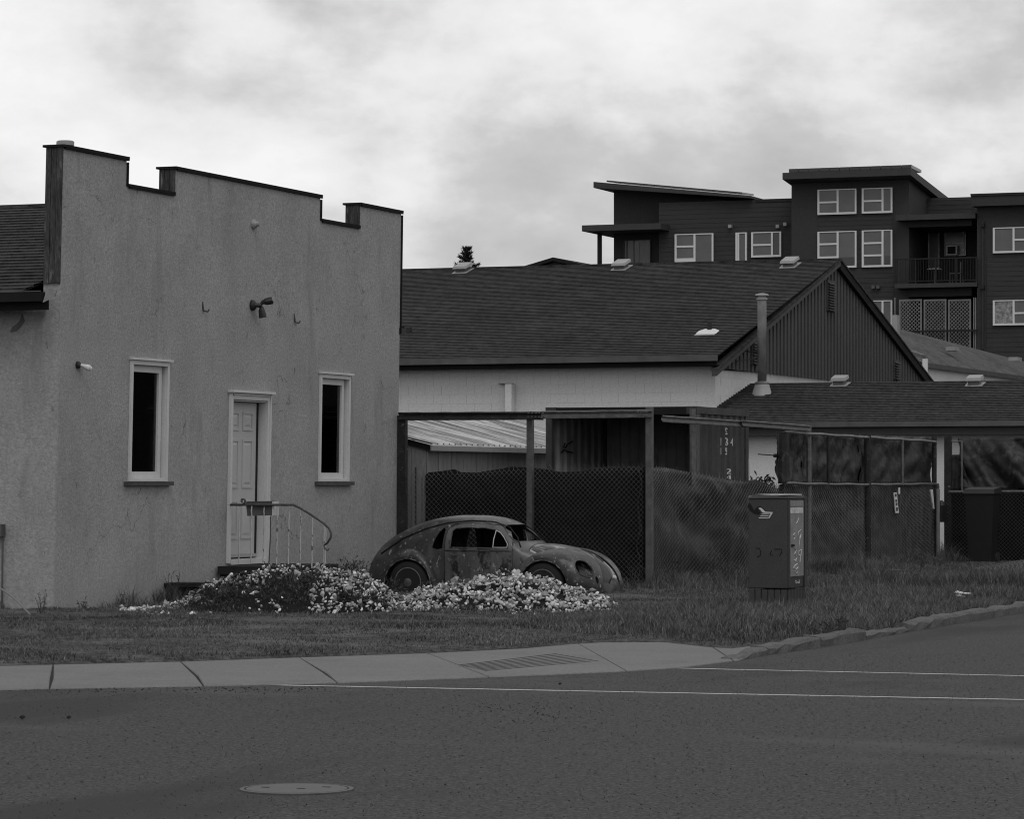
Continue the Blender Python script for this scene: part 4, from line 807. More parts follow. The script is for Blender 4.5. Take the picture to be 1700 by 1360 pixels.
a = at_y(1552, 469, YT + .6); a.z = bq[3]; t = thing('balcony_table', 'small round pale table on the upper balcony', 'table', a); mb = MB(); mb.lathe(a, [(.3, .62), (.32, .65), (.3, .67)], 14); mb.build('table_top', M['vent_white'], t); mb = MB(); mb.lathe(a, [(.2, 0), (.03, .03), (.03, .62)], 10); mb.build('pedestal', M['gutter'], t)
# lattice screens below
for (xa, xb) in ((1492.5, 1530.5), (1533.5, 1571), (1574, 1612)):
    q = er(YT - .35, xa, 497, xb, 580); f = MB(); b = .07; Y0, Y1 = YT - .36, YT - .31
    f.box((q[0], Y0, q[2]), (q[0] + b, Y1, q[3])); f.box((q[1] - b, Y0, q[2]), (q[1], Y1, q[3])); f.box((q[0] + b, Y0, q[3] - b), (q[1] - b, Y1, q[3])); pn = f.build('lattice_panel', M['lattice'], bE)
    s = MB(); w_, h_ = q[1] - q[0] - 2 * b, q[3] - q[2] - b; st_ = .155
    for sg in (1, -1):
        c = -h_
        while c < w_ + h_:
            pts = []
            for (u, v) in ((c, 0), (c + sg * h_, h_)): pts.append((u, v))
            (u0, v0), (u1, v1) = pts
            def clip(u0, v0, u1, v1):
                t0, t1 = 0.0, 1.0; d = u1 - u0
                if d == 0: return None
                ta, tb2 = (0 - u0) / d, (w_ - u0) / d
                lo, hi = min(ta, tb2), max(ta, tb2); lo, hi = max(lo, 0), min(hi, 1)
                return None if lo >= hi else (u0 + d * lo, v0 + (v1 - v0) * lo, u0 + d * hi, v0 + (v1 - v0) * hi)
            cl = clip(u0, v0, u1, v1)
            if cl:
                o_ = Y0 + .012 if sg > 0 else Y0 + .03; k_ = .020
                s.prism([(q[0] + b + cl[0] - k_, o_, q[2] + cl[1]), (q[0] + b + cl[0] + k_, o_, q[2] + cl[1]), (q[0] + b + cl[2] + k_, o_, q[2] + cl[3]), (q[0] + b + cl[2] - k_, o_, q[2] + cl[3])], (0, .012, 0))
            c += st_
    s.build('lattice_strips', M['lattice'], pn, kind='stuff')
for px in (1486, 1617, 1620): q = er(YT - .4, px - .8, 494, px + .8, 600); mb = MB(); mb.box((q[0], YT - .45, q[2]), (q[1], YT - .37, q[3])); mb.build('lattice_post', M['lattice'], bE)
q = er(YT - .6, 1488, 548, 1622, 551); mb = MB(); mb.box((q[0], YT - .6, q[2]), (q[1], YT - .5, q[3])); mb.build('lower_rail', M['apt_dark'], bE)
# right wing, stretched far out of view so the stucco building's windows reflect dark
x0, x1, z0, z1 = er(YRw, 1622, 319, 1900, 800); mb = MB(); mb.box((x0, YRw, -.1), (x1 + 85, YRw + 9, z1)); mb.build('right_wall', M['apt_stucco'], bE)
q = er(YRw - .5, 1612, 318, 1900, 338); mb = MB(); mb.box((q[0], YRw - .5, q[2]), (q[1] + 85, YRw + 5, q[3])); mb.build('right_parapet', M['apt_stucco'], bE); q = er(YRw - .55, 1611, 317, 1900, 321); mb = MB(); mb.box((q[0], YRw - .55, q[2]), (q[1], YRw + 5.05, q[3])); mb.build('parapet_trim', M['apt_dark'], bE)
lap('right_siding', YRw - .012, (1638, 421, 1900, 497)); lap('right_siding', YRw - .012, (1638, 541, 1900, 640)); lap('right_siding', YRw - .012, (1638, 420, 1649, 545))
ewin(YRw - .04, (1649, 377, 1735, 419.5), [1683.5], [(1, 398)], ('grey_pane', 'grey_pane')); ewin(YRw - .04, (1649, 498, 1735, 540), [1683.5], [(1, 520)], ('paper_pane', 'grey_pane'))
q = er(YRw - .1, 1630, 366, 1633, 580); mb = MB(); mb.box((q[0], YRw - .12, q[2]), (q[1], YRw - .02, q[3])); mb.build('down_pipe', M['apt_siding'], bE)
for py in (371, 474): ebox('wall_lamp', M['apt_dark'], YRw - .05, (1629, py, 1635, py + 6), .2, .15)
ebox('lower_block', M['apt_siding'], YW, (990, 455, 1100, 800), 6)
# ------------------------------------------------------------------ the yard: shed, container, fences
sc_ = at_y(708, 738, 47.2); XS = sc_.x; yS0, yS1 = 47.2, at_x(1020, 750, XS).y; zSe = sc_.z
sh = thing('shed', 'small board shed with pale corrugated metal roof beside the stucco building', 'shed', (XS, yS0, 0))
sl = .25; XSr = XS - 1.9
def sroof(x): return zSe + (XS + .12 - x) * sl
mb = MB(); K = int((yS1 - yS0 + .3) / .03)
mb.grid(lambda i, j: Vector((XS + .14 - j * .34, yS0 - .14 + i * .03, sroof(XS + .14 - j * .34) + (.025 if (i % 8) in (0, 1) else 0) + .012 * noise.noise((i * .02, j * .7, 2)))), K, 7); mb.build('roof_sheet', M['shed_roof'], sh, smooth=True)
mb = MB(); mb.box((XS + .125, yS0 - .14, zSe - .10), (XS + .15, yS1, zSe - .02)); mb.build('eave_trim', M['vent_white'], sh)
zw = lambda x: sroof(x) - .05
y = yS0
while y < yS1: w_ = random.uniform(.2, .3); mb = MB(); d = random.uniform(-.006, .006); mb.box((XS - .02 + d, y + .004, -.05), (XS + .01 + d, min(y + w_, yS1) - .004, zSe - .06)); mb.build('board', M['shed_board'], sh); y += w_
mb = MB(); mb.box((XSr, yS0 + .012, -.05), (XS - .022, yS0 + .05, 2.0)); mb.box((XS - .03, yS0 + .05, -.05), (XS - .022, yS1, zSe - .1)); mb.box((XSr, yS1 - .05, -.05), (XS - .03, yS1, 2.2)); mb.build('frame_wall', M['apt_dark'], sh)
x = XS + .005
while x > XSr: mb = MB(); mb.prism([(x - .24, yS0 - .02, -.05), (x, yS0 - .02, -.05), (x, yS0 - .02, zw(x) - .03), (x - .24, yS0 - .02, zw(x - .24) - .03)], (0, .028, 0)); mb.build('board', M['shed_board'], sh); x -= .246
mb = MB(); mb.prism([(XS + .13, yS0 - .05, sroof(XS + .13) - .11), (XSr, yS0 - .05, sroof(XSr) - .11), (XSr, yS0 - .05, sroof(XSr) - .02), (XS + .13, yS0 - .05, sroof(XS + .13) - .02)], (0, .028, 0)); mb.build('rake_trim', M['apt_dark'], sh)
mb = MB(); mb.box((XS + .012, yS0 - .02, -.05), (XS + .03, yS0 + .05, zSe - .1)); mb.build('corner_trim', M['shed_board'], sh)

YK = 49.7; XKR = X_at(1157, YK); XKL = X_at(906, YK); zK1 = at_y(1157, 676, YK).z; zK0 = .2; yK1 = at_x(1243, 690, XKR).y
ck = thing('shipping_container', 'short open shipping container standing behind the chain link fence', 'container', (XKR, YK, 0))
per = .33
def corr(y): u = ((y - YK - .18) / per) % 1; return 0 if u < .38 else (.5 - .5 * math.cos(math.pi * min(1, (u - .38) / .12))) * -.04 if u < .5 else -.04 if u < .88 else -.04 * (1 - (u - .88) / .12)
ysamp = np.arange(YK + .16, yK1 - .1, .02)
mb = MB(); mb.grid(lambda i, j: Vector((XKR - .02 + corr(ysamp[i]), ysamp[i], zK0 + .15 if j == 0 else zK1 - .1)), len(ysamp), 2); skin = mb.build('side_panel', M['container'], ck)
mb = MB(); mb.grid(lambda i, j: Vector((XKL + .05 + corr(ysamp[i]), ysamp[i], zK0 + .15 if j == 0 else zK1 - .1)), len(ysamp), 2); mb.build('side_panel', M['container_in'], ck)
mb = MB(); xs_ = np.arange(XKL + .05, XKR - .03, .02); mb.grid(lambda i, j: Vector((xs_[i], yK1 - .08 + corr(YK + xs_[i] - XKL), zK0 + .1 if j == 0 else zK1 - .05)), len(xs_), 2); mb.build('end_panel', M['container_in'], ck)
mb = MB(); mb.box((XKL, YK, zK0), (XKR, yK1, zK0 + .13)); mb.build('floor', M['container'], ck)
mb = MB(); mb.box((XKL + .02, YK + .05, zK1 - .03), (XKR - .02, yK1 - .02, zK1 - .0)); mb.build('roof', M['container'], ck)
for (x0, x1) in ((XKL, XKL + .10), (XKR - .10, XKR)):
    for (y0, y1) in ((YK, YK + .14), (yK1 - .16, yK1)): mb = MB(); mb.box((x0, y0, zK0 + .132), (x1, y1, zK1 - .11)); mb.build('corner_post', M['steel'] if (x1 == XKR and y0 == YK) else M['container'], ck)
mb = MB(); mb.box((XKL, YK - .002, zK1 - .11), (XKR, YK + .12, zK1 + .01)); mb.build('header', M['container_black'], ck)
for x0 in (XKL, XKR - .07): mb = MB(); mb.box((x0, YK + .122, zK1 - .10), (x0 + .07, yK1, zK1 + .012)); mb.build('top_rail', M['container'], ck)
mb = MB(); mb.box((XKR - .07, YK + .142, zK0 + .131), (XKR, yK1 - .162, zK0 + .25)); mb.build('bottom_rail', M['container'], ck)
for (x, y) in ((XKL, YK), (XKR - .17, YK), (XKL, yK1 - .16), (XKR - .17, yK1 - .16)):
    mb = MB(); mb.box((x - .003, y - .004, zK1 - .105), (x + .173, y + .164, zK1 + .015)); mb.build('corner_casting', M['container'], ck)
for (y) in (YK + .3, yK1 - .5): mb = MB(); mb.box((XKL + .1, y, -.05), (XKR - .1, y + .2, zK0 - .002)); mb.build('support_timber', M['timber'], ck)
def letter(s, px0, py0, px1, py1, size):
    v, f = text_mesh(s, 1.0); v = np.array(v); a, b = at_x(px0, py1, XKR), at_x(px1, py0, XKR); mn, mxx = v.min(0), v.max(0); me_ = MB(); pts = []
    for q in v:
        u = (q[0] - mn[0]) / (mxx[0] - mn[0]); w_ = (q[1] - mn[1]) / (mxx[1] - mn[1]); y = a.y + u * (b.y - a.y); pts.append((XKR - .012 + corr(y), y, a.z + w_ * (b.z - a.z)))
    me_.add(pts, f); me_.build('lettering', M['letter'], ck)
letter('SC', 1205, 711, 1213, 721.5, 1); letter('1734', 1201.5, 727.5, 1218.5, 740, 1); letter('151', 1201.5, 744, 1212, 755, 1); letter('2', 1211.5, 778.5, 1215, 787, 1); letter('4', 1211.5, 789, 1215, 796, 1)
a = at_x(1243.5, 793, XKR); b = at_x(1243.5, 763, XKR); mb = MB(); mb.box((XKR + .001, a.y - .03, a.z), (XKR + .02, a.y + .0, b.z)); mb.build('lock_rod', M['letter'], ck)
mb = MB()   # marks sprayed inside
for pts in ([(936, 736), (934, 742), (937, 744), (940, 738), (945, 735), (949, 733)], [(930, 752), (935, 747), (941, 750), (949, 752)]):
    mb.tube([at_x(px, py, XKL + .06) + Vector((.02, 0, 0)) for px, py in pts], .012, 5)
mb.build('spray_mark', M['black_marks_gaps'], ck)
# steel plates and boards piled inside
for (px, w_, z_) in ((985, 1.0, .95), (1060, .6, .7)): a = at_y(px, 790, YK + .8); mb = MB(); mb.box((a.x - w_ / 2, a.y, zK0 + .132), (a.x + w_ / 2, a.y + .5, zK0 + z_)); tag(mb.build('crate', M['timber']), 'dark %s crate stored inside the open container' % ('wide' if w_ == 1.0 else 'narrow'), 'crate')

# --- fences
YF = 46.4; XF = X_at(1078, YF)
def wires(mb, P, n, z0f, z1f, pitch=.038, r=.0021, jag=True, ps=None):
    """woven diamond mesh: zigzag wires; P(s,z) -> point"""
    for i in range(n):
        q_ = ps or pitch; s = i * q_; z0, z1 = z0f(s), z1f(s); m_ = max(3, int((z1 - z0) / pitch)); off = i % 2
        pts = [P(s + (q_ * .52 if (k + off) % 2 else -q_ * .52), z1 - k * pitch, (k % 2)) for k in range(m_)]
        if jag and i % 2: pts = [P(s + pitch * random.uniform(-.6, .6), z1 + .05 * random.uniform(.6, 1.2), 0)] + pts
        mb.tube(pts, r, 3, caps=False)
def zpx(pts, y=None, x=None):
    q = [at_y(px, py, y) if y is not None else at_x(px, py, x) for px, py in pts]; ss = [(p.x if y is not None else p.y) for p in q]; zs_ = [p.z for p in q]; return lambda s: float(np.interp(s, ss, zs_))
fA = thing('chain_link_fence', 'chain link fence with square steel posts and overhead steel beam behind the car', 'fence', (XF, YF, 0))
xa = X_at(676, YF); topA = zpx([(676, 789), (760, 786), (880, 778), (1078, 774)], y=YF)
mb = MB(); wires(mb, lambda s, z, k: Vector((xa + s, YF + .006 * k + .02 * noise.noise((s, z, 1)), z)), int((XF - xa - .06) / .038), lambda s: .0, lambda s: topA(xa + s), r=.0024); mb.build('wire_mesh', M['wire'], fA, kind='stuff')
def post(px0, px1, py, m, y=YF, par=fA, z0=-.1): a, b = at_y(px0, py, y), at_y(px1, py, y); mb = MB(); mb.box((a.x, y - .05, z0), (b.x, y + .045, a.z)); return mb.build('post', M[m], par)
post(661.5, 675, 690, 'rust_beam'); post(876, 885, 694, 'steel', YF + .06); post(1073.5, 1083.5, 676, 'steel', YF + .02)
mb = MB(); mb.tube([at_y(690, 776, YF + .1), at_y(690, 900, YF + .1)], .013, 6); mb.build('thin_rod', M['black_metal'], fA)
mb = MB(); mb.tube([at_y(671, 745, YF + .07), at_y(671, 715, YF + .07)], .02, 6); mb.build('thin_rod', M['black_metal'], fA)
def beam(a, b, h, m, par, name='beam', nrm=Vector((0, -1, 0))):
    prof = [(0, 0), (.35, .06), (.35, .2), (0, .32), (-.05, .5), (0, .68), (.35, .8), (.35, .94), (0, 1)]; K = 24; mb = MB()
    def P(i, j): q = a.lerp(b, i / (K - 1)); u, v = prof[j] if j < 9 else (prof[17 - j][0] - .06, prof[17 - j][1]); return q + nrm * (u * h * .55) + Vector((0, 0, (v - 1) * h + .006 * noise.noise((i * .6, v * 2, h))))
    mb.grid(P, K, 18); return mb.build(name, M[m], par)
beam(at_y(662, 684.5, YF - .06), at_y(903, 683.5, YF - .06), .125, 'rust_beam', fA); beam(at_y(898, 682.5, YF - .085), at_y(1082, 680.5, YF - .085), .12, 'steel', fA)
mb = MB()
for k in range(10): q = at_y(878 + (k % 5) * 6, 686 + (k // 5) * 6, YF - .14); mb.lathe(q, [(.012, -.04), (.012, .0)], 6, 'Y')
for k in range(8): q = at_y(1060 + (k % 4) * 4.5, 684 + (k // 4) * 6, YF - .165); mb.lathe(q, [(.011, -.04), (.011, .0)], 6, 'Y')
mb.build('beam_bolts', M['steel'], fA)
def sheet(name, P, nu, nv, m, par=None, thick=.004, **kw):
    mb = MB(); mb.grid(P, nu, nv); o = mb.build(name, M[m], par, smooth=True, **kw); q = o.modifiers.new('thick', 'SOLIDIFY'); q.thickness = thick; return o
ttop = zpx([(705, 792), (708, 787), (735, 784), (758, 781), (762, 786), (790, 787), (815, 783), (850, 777), (880, 779), (905, 781), (930, 786), (960, 785), (990, 779), (1030, 777), (1078, 776)], y=YF + .15)
x0, x1 = X_at(705, YF + .15), X_at(1076, YF + .15)
sheet('tarp', lambda i, j: Vector((x0 + (x1 - x0) * i / 79, YF + .17 + .05 * noise.noise((i * .13, j * .3, 0)) + .02 * noise.noise((i * .5, j * .7, 5)), ttop(x0 + (x1 - x0) * i / 79) * (1 - j / 24) + .02)), 80, 25, 'tarp', label='black tarp hung behind the chain link fence and the rusty car', cat='tarp')
mb = MB(); 
for px in (701, 705): mb.tube([at_y(px, 792, YF + .12), at_y(px, 900, YF + .12)], .012, 6)
tag(mb.build('tarp_stake', M['steel'], off=tuple(at_y(703, 900, YF + .12))), 'thin pair of metal stakes at the edge of the black tarp', 'stake')

fB = thing('street_fence', 'long chain link fence along the kerb with dark shade screens and loose top beam', 'fence', (XF, YF, 0))
yEnd = at_x(1553, 800, XF).y
topB = zpx([(1078, 774), (1110, 777), (1150, 785), (1200, 793), (1240, 801), (1262, 806), (1290, 806), (1303, 803), (1340, 801), (1430, 803), (1553, 803)], x=XF)
y13 = at_x(1302, 803, XF).y; mb = MB(); sag = lambda s, z: .14 * noise.noise((s * .35, z * .8, 9)) * (1 if s < y13 - YF else .4)
wires(mb, lambda s, z, k: Vector((XF + .006 * k + sag(s, z), YF + .08 + s, z + .03 * noise.noise((s * .5, z * 1.5, 3)))), int((y13 - YF - .1) / .075), lambda s: .0, lambda s: topB(YF + s), r=.0034, ps=.075)
wires(mb, lambda s, z, k: Vector((XF + .006 * k + sag(s + y13 - YF, z), y13 + .02 + s, z)), int((yEnd - y13 - .1) / .055), lambda s: .0, lambda s: topB(y13 + s), r=.0030, ps=.055); mb.build('wire_mesh', M['wire'], fB, kind='stuff')
def vpipe(px, py0, py1, r, m, par, x=XF, name='post', dx=0): a, b = at_x(px, py0, x + dx), at_x(px, py1, x + dx); b = Vector((a.x, a.y, max(-.1, b.z) if py1 < 990 else -.1)); mb = MB(); mb.tube([a, b], r, 8); return mb.build(name, M[m], par)
vpipe(1343, 706, 990, .045, 'steel', fB); vpipe(1440, 722, 990, .07, 'rust_beam', fB); vpipe(1443.5, 910, 990, .03, 'steel', fB, dx=.03); vpipe(1301, 718, 800, .10, 'screen', fB); vpipe(1551, 725, 990, .05, 'rust_beam', fB)
vpipe(1375, 724, 803, .03, 'rust_beam', fB, dx=.04); vpipe(1498, 730, 806, .03, 'steel', fB, dx=.04)
def hpipe(a, b, r, m, par, sag=0, name='rail', x=XF, dx=.03):
    p, q = at_x(*a, x + dx), at_x(*b, x + dx); mb = MB(); mb.tube([p.lerp(q, t) + Vector((0, 0, -sag * 4 * t * (1 - t) + .006 * math.sin(t * 37))) for t in np.linspace(0, 1, 25)], r, 7); return mb.build(name, M[m], par)
hpipe((1303, 718), (1553, 733.5), .028, 'steel', fB); hpipe((1303, 802.5), (1553, 803.5), .026, 'steel', fB, .02); hpipe((1350, 976), (1548, 953), .022, 'steel', fB)
a_, b_ = at_x(1098, 689.5, XF + .06), at_x(1243, 704, XF + .06); c_ = at_x(1344, 706.5, XF + .06)
beam(a_, at_x(1238, 699, XF + .06), .105, 'steel', fB, 'loose_beam', Vector((1, 0, 0))); beam(at_x(1232, 697.5, XF + .10), c_, .105, 'steel', fB, 'loose_beam', Vector((1, 0, 0)))
vpipe(1150, 679, 805, .05, 'steel', fB, dx=-.2)
y0, y1 = YF + .1, yEnd + 1.0
ttB = zpx([(1078, 777), (1105, 777), (1120, 779), (1150, 784), (1190, 792), (1215, 797), (1243, 800), (1252, 797), (1262, 797), (1275, 803), (1286, 812), (1296, 812), (1303, 803), (1553, 803)], x=XF - .15)
sheet('shade_screen', lambda i, j: Vector((XF - .22 + .11 * noise.noise((i * .07, j * .16, 3)) + .06 * noise.noise((i * .3, j * .35, 8)) + .03 * abs(noise.noise((i * .7, j * .8, 18))), y0 + (y1 - y0) * i / 139, (ttB(y0 + (y1 - y0) * i / 139) - .02) * (1 - j / 24) + .02)), 140, 25, 'tarp_grey', label='dark sagging screen cloth along the lower street fence', cat='screen')
for (pa, pb, lb, sd) in ((1301, 1346, 'dark shade cloth panel at the left end of the upper street fence', 1), (1339, 1446, 'wide dark shade cloth panel left of the dark middle post', 2), (1436, 1556, 'wide dark shade cloth panel beside the white gap in the fence', 3)):
    ya, yb_ = at_x(pa, 800, XF).y, at_x(pb, 800, XF).y; up = zpx([(1303, 718), (1553, 726 if sd == 3 else 733)], x=XF - .05)
    def P(i, j, ya=ya, yb_=yb_, up=up, sd=sd):
        y = ya + (yb_ - ya) * i / 49; v = j / 19; zt2 = up(y) + .02 * noise.noise((i * .3, sd, 0)); fold = .10 * noise.noise((i * .12 + v * 2.2, v * 1.5 - i * .05, sd * 4)) + .06 * abs(noise.noise((i * .5 + v * 5, v * 2.5, sd * 9))) + .02 * noise.noise((i * 1.1 - v * 7, v * 6, sd)); return Vector((XF - .13 + fold, y, zt2 + (1.62 - zt2) * v))
    sheet('shade_cloth', P, 50, 20, 'screen', label=lb, cat='shade cloth', group='shade cloths on the fence')
# small sign hanging on the mesh
a, b = at_x(1487.5, 852, XF + .05), at_x(1484.5, 818, XF + .05); sg = thing('fence_sign', 'narrow white sign with dark blocks tied to the screened fence', 'sign', a)
w_ = .22; mb = MB(); mb.hexa([(XF + .06, a.y - w_ / 2, a.z), (XF + .075, a.y - w_ / 2, a.z), (XF + .075, a.y + w_ / 2, a.z), (XF + .06, a.y + w_ / 2, a.z)], [(XF + .06, b.y - w_ / 2, b.z), (XF + .075, b.y - w_ / 2, b.z), (XF + .075, b.y + w_ / 2, b.z), (XF + .06, b.y + w_ / 2, b.z)]); mb.build('board', M['letter'], sg)
mb = MB()
for t0, t1 in ((.06, .20), (.34, .46), (.50, .64), (.72, .9)):
    for (u0, u1) in ((-.3, -.02), (.04, .3)):
        yc = a.y + (b.y - a.y) * (1 - t0); z1_, z0_ = b.z + (a.z - b.z) * t0, b.z + (a.z - b.z) * t1; mb.box((XF + .077, yc + u0 * w_, z0_), (XF + .080, yc + u1 * w_, z1_))
mb.build('printed_block', M['box_grey'], sg, kind='stuff')
mb = MB(); c = at_x(1492, 815, XF + .06); mb.box(c + Vector((0, -.03, -.06)), c + Vector((.02, .03, .06))); mb.build('tie', M['letter'], sg)
p = at_x(1295, 757, XF - .1); mb = MB(); mb.tube([p + Vector((0, 0, 0)), p + Vector((-.02, -.25, 0))], .035, 6); mb.tube([p, p + Vector((-.05, -1.1, .02))], .01, 5); mb.build('hinge', M['black_metal'], fB)
# gate gap hardware
gp = at_x(1557, 812, XF + .1); mb = MB(); mb.tube([gp, Vector((gp.x, gp.y, .0))], .04, 8); gt = mb.build('gate_post', M['flue'], off=(gp.x, gp.y, 0)); tag(gt, 'short steel gate post with black latch in the white gap of the fence', 'post')
q = at_x(1559, 852, XF + .1); mb = MB(); mb.box(q + Vector((-.08, -.05, -.18)), q + Vector((.08, .35, .15))); mb.lathe(q + Vector((.0, .2, .15)), [(.08, 0), (.06, .06), (.02, .1)], 8); mb.build('latch', M['black_metal'], gt)
q0, q1 = at_x(1545, 813, XF + .08), at_x(1549, 845, XF + .08); mb = MB(); mb.hexa([q1 + Vector((0, -.04, 0)), q1 + Vector((.02, -.04, 0)), q1 + Vector((.02, .04, 0)), q1 + Vector((0, .04, 0))], [q0 + Vector((0, -.1, 0)), q0 + Vector((.02, -.1, 0)), q0 + Vector((.02, .1, 0)), q0 + Vector((0, .1, 0))]); tag(mb.build('paper_strip', M['letter']), 'torn white strip on the fence beside the gate gap', 'strip')
# fence turning to the right
YG = yEnd + .9
fC = thing('screened_fence', 'screened fence running right from the gate gap in front of the low building', 'fence', (X_at(1573, YG), YG, 0))
mb = MB(); a = at_y(1570, 724, YG); mb.box((a.x - .02, YG - .05, -.1), (a.x + .12, YG + .05, a.z)); mb.build('post', M['rust_beam'], fC)
mb = MB(); a = at_y(1597, 733, YG); mb.tube([at_y(1572, 733, YG), a, at_y(1597, 815, YG)], .022, 7); mb.build('frame_pipe', M['steel'], fC)
mb = MB(); mb.tube([at_y(1575, 817, YG - .05), at_y(2150, 814, YG - .05)], .03, 7); mb.build('rail', M['steel'], fC)
xg0 = X_at(1574, YG); mb = MB(); zc = at_y(1600, 816, YG).z; wires(mb, lambda s, z, k: Vector((xg0 + s, YG - .08 + .006 * k, z)), int((X_at(2150, YG) - xg0) / .038), lambda s: .0, lambda s: zc, r=.0030); mb.build('wire_mesh', M['wire_rusty'], fC, kind='stuff')
def Pc(i, j):
    x = X_at(1590, YG + .1) + (X_at(2150, YG + .1) - X_at(1590, YG + .1)) * i / 149; v = j / 24; zt2 = at_y(1640, 727, YG + .1).z + .02 * noise.noise((i * .2, 0, 2)); x += .25 * v * (i < 1)
    fold = .20 * noise.noise((i * .10 - v * 1.8, v * 1.6 + i * .03, 14)) + .12 * abs(noise.noise((i * .17 - v * (2 + i * .03), v * 1.1, 21))) + .03 * noise.noise((i * .6 + v * 3, v * 6, 3)); return Vector((x, YG + .1 - fold, zt2 + (1.50 - zt2) * v))
sheet('shade_cloth', Pc, 150, 25, 'screen', label='large crumpled shade cloth draped over the fence above the wheeled bin', cat='shade cloth', group='shade cloths on the fence')
zl = at_y(1585, 755, YG + .05).z
sheet('screen_flap', lambda i, j: Vector((X_at(1578, YG + .12) + (X_at(1597, YG + .12) - X_at(1578, YG + .12)) * i / 11, YG + .14 + .04 * noise.noise((i * .4, j * .3, 2)), zl + (1.4 - zl) * j / 11)), 12, 12, 'screen', label='small hanging flap of dark cloth beside the gate gap', cat='cloth')
sheet('ground_cloth', lambda i, j: Vector((X_at(1574, YG + .1) + (X_at(2150, YG + .1) - X_at(1574, YG + .1)) * i / 119, YG + .12 + .05 * noise.noise((i * .2, j * .3, 12)), (1.5) * (1 - j / 14) + .02)), 120, 15, 'tarp', label='black cloth behind the lower half of the right fence', cat='cloth')
# wheeled bin
bp = at_d(1631, 935, 64.2); bp.z = .03; bn = thing('wheeled_bin', 'tall dark wheeled bin standing against the screened fence', 'bin', bp)
hb = at_d(1631, 820, 64.2).z; mb = MB(); mb.hexa([bp + Vector((-.22, -.22, .08)), bp + Vector((.22, -.22, .08)), bp + Vector((.22, .25, .08)), bp + Vector((-.22, .25, .08))], [Vector((bp.x - .28, bp.y - .3, hb)), Vector((bp.x + .28, bp.y - .3, hb)), Vector((bp.x + .28, bp.y + .3, hb)), Vector((bp.x - .28, bp.y + .3, hb))]); mb.build('body', M['bin'], bn)
mb = MB(); mb.hexa([Vector((bp.x - .31, bp.y - .34, hb + .002)), Vector((bp.x + .31, bp.y - .34, hb + .002)), Vector((bp.x + .31, bp.y + .33, hb + .002)), Vector((bp.x - .31, bp.y + .33, hb + .002))], [Vector((bp.x - .29, bp.y - .30, hb + .09)), Vector((bp.x + .29, bp.y - .30, hb + .09)), Vector((bp.x + .29, bp.y + .33, hb + .13)), Vector((bp.x - .29, bp.y + .33, hb + .13))]); mb.build('lid', M['bin'], bn)
for s in (-1, 1): mb = MB(); mb.lathe(bp + Vector((s * .24, .22, .12)), [(.12, -.03), (.12, .03)], 14, 'X'); mb.build('wheel', M['rubber'], bn)
mb = MB(); mb.tube([(bp.x - .26, bp.y + .36, hb - .06), (bp.x + .26, bp.y + .36, hb - .06)], .018, 7); mb.build('handle', M['bin'], bn)
# rolled up mesh lying in the grass
rp0 = at_z(1612, 962); ro = thing('mesh_roll', 'loose roll of chain link mesh lying in the grass by the bin', 'roll', rp0)
mb = MB(); Rr = .27
for i in range(34):
    s = i * .075
    pts = [Vector((rp0.x + s + (.04 if k % 2 else 0) + .15 * (k / 30), rp0.y + .3 - Rr * (1 - .012 * k) * math.cos(.2 + k * .21), .03 + Rr * .82 * (1 - .012 * k) * (math.sin(.2 + k * .21) * min(1, .45 + s * .5) + .75 * min(1, .45 + s * .5)))) for k in range(26)]
    mb.tube(pts, .0045, 3, caps=False)
mb.build('wire_mesh', M['wire'], ro, kind='stuff')
# ------------------------------------------------------------------ utility cabinet
cp = at_d(1307.5, 1024, 40.4); cp.z = .03; cb = thing('utility_cabinet', 'dark weathered utility cabinet with arrow emblem and scribbled pale panel in the verge', 'utility cabinet', cp)
wx = cp.x - X_at(1242, cp.y); wy = at_x(1338.5, 900, cp.x).y - cp.y; zt3 = at_d(1307, 828, 40.4).z; zb3 = at_d(1307, 978, 40.4).z
mb = MB(); mb.box((cp.x - wx, cp.y, zb3), (cp.x, cp.y + wy, zt3)); cab = mb.build('body', M['cabinet'], cb)
q = cab.modifiers.new('bev', 'BEVEL'); q.width = .012; q.segments = 2
mb = MB(); mb.hexa([(cp.x - wx - .012, cp.y - .012, zt3 + .001), (cp.x + .014, cp.y - .012, zt3 + .001), (cp.x + .014, cp.y + wy + .01, zt3 + .001), (cp.x - wx - .012, cp.y + wy + .01, zt3 + .001)], [(cp.x - wx + .09, cp.y + .01, zt3 + .055), (cp.x + .014, cp.y - .012, zt3 + .022), (cp.x + .014, cp.y + wy, zt3 + .022), (cp.x - wx + .09, cp.y + wy, zt3 + .055)]); mb.build('lid', M['cabinet'], cb)
mb = MB(); mb.box((cp.x - wx + .13, cp.y + .03, zt3 + .04), (cp.x - .05, cp.y + wy - .03, zt3 + .053)); mb.build('lid_plate', M['sticker'], cb)
mb = MB(); mb.box((cp.x - wx + .02, cp.y + .02, -.1), (cp.x - .02, cp.y + wy - .02, zb3 - .02)); mb.build('base', M['cabinet'], cb)
n_ = 6
for k in range(n_): x = cp.x - wx + .005 + k * (wx - .01) / n_; mb = MB(); mb.box((x + .007, cp.y + .002, -.1), (x + (wx - .01) / n_ - .007, cp.y + .018, zb3 - .012)); mb.build('base_slat', M['cabinet'], cb)
for k in range(6): y = cp.y + .03 + k * (wy - .04) / 6; mb = MB(); mb.box((cp.x - .018, y + .014, -.1), (cp.x - .003, y + (wy - .04) / 6 - .014, zb3 - .012)); mb.build('base_slat', M['cabinet'], cb)
def onr(px, py, d=.0): return at_x(px, py, cp.x + d)
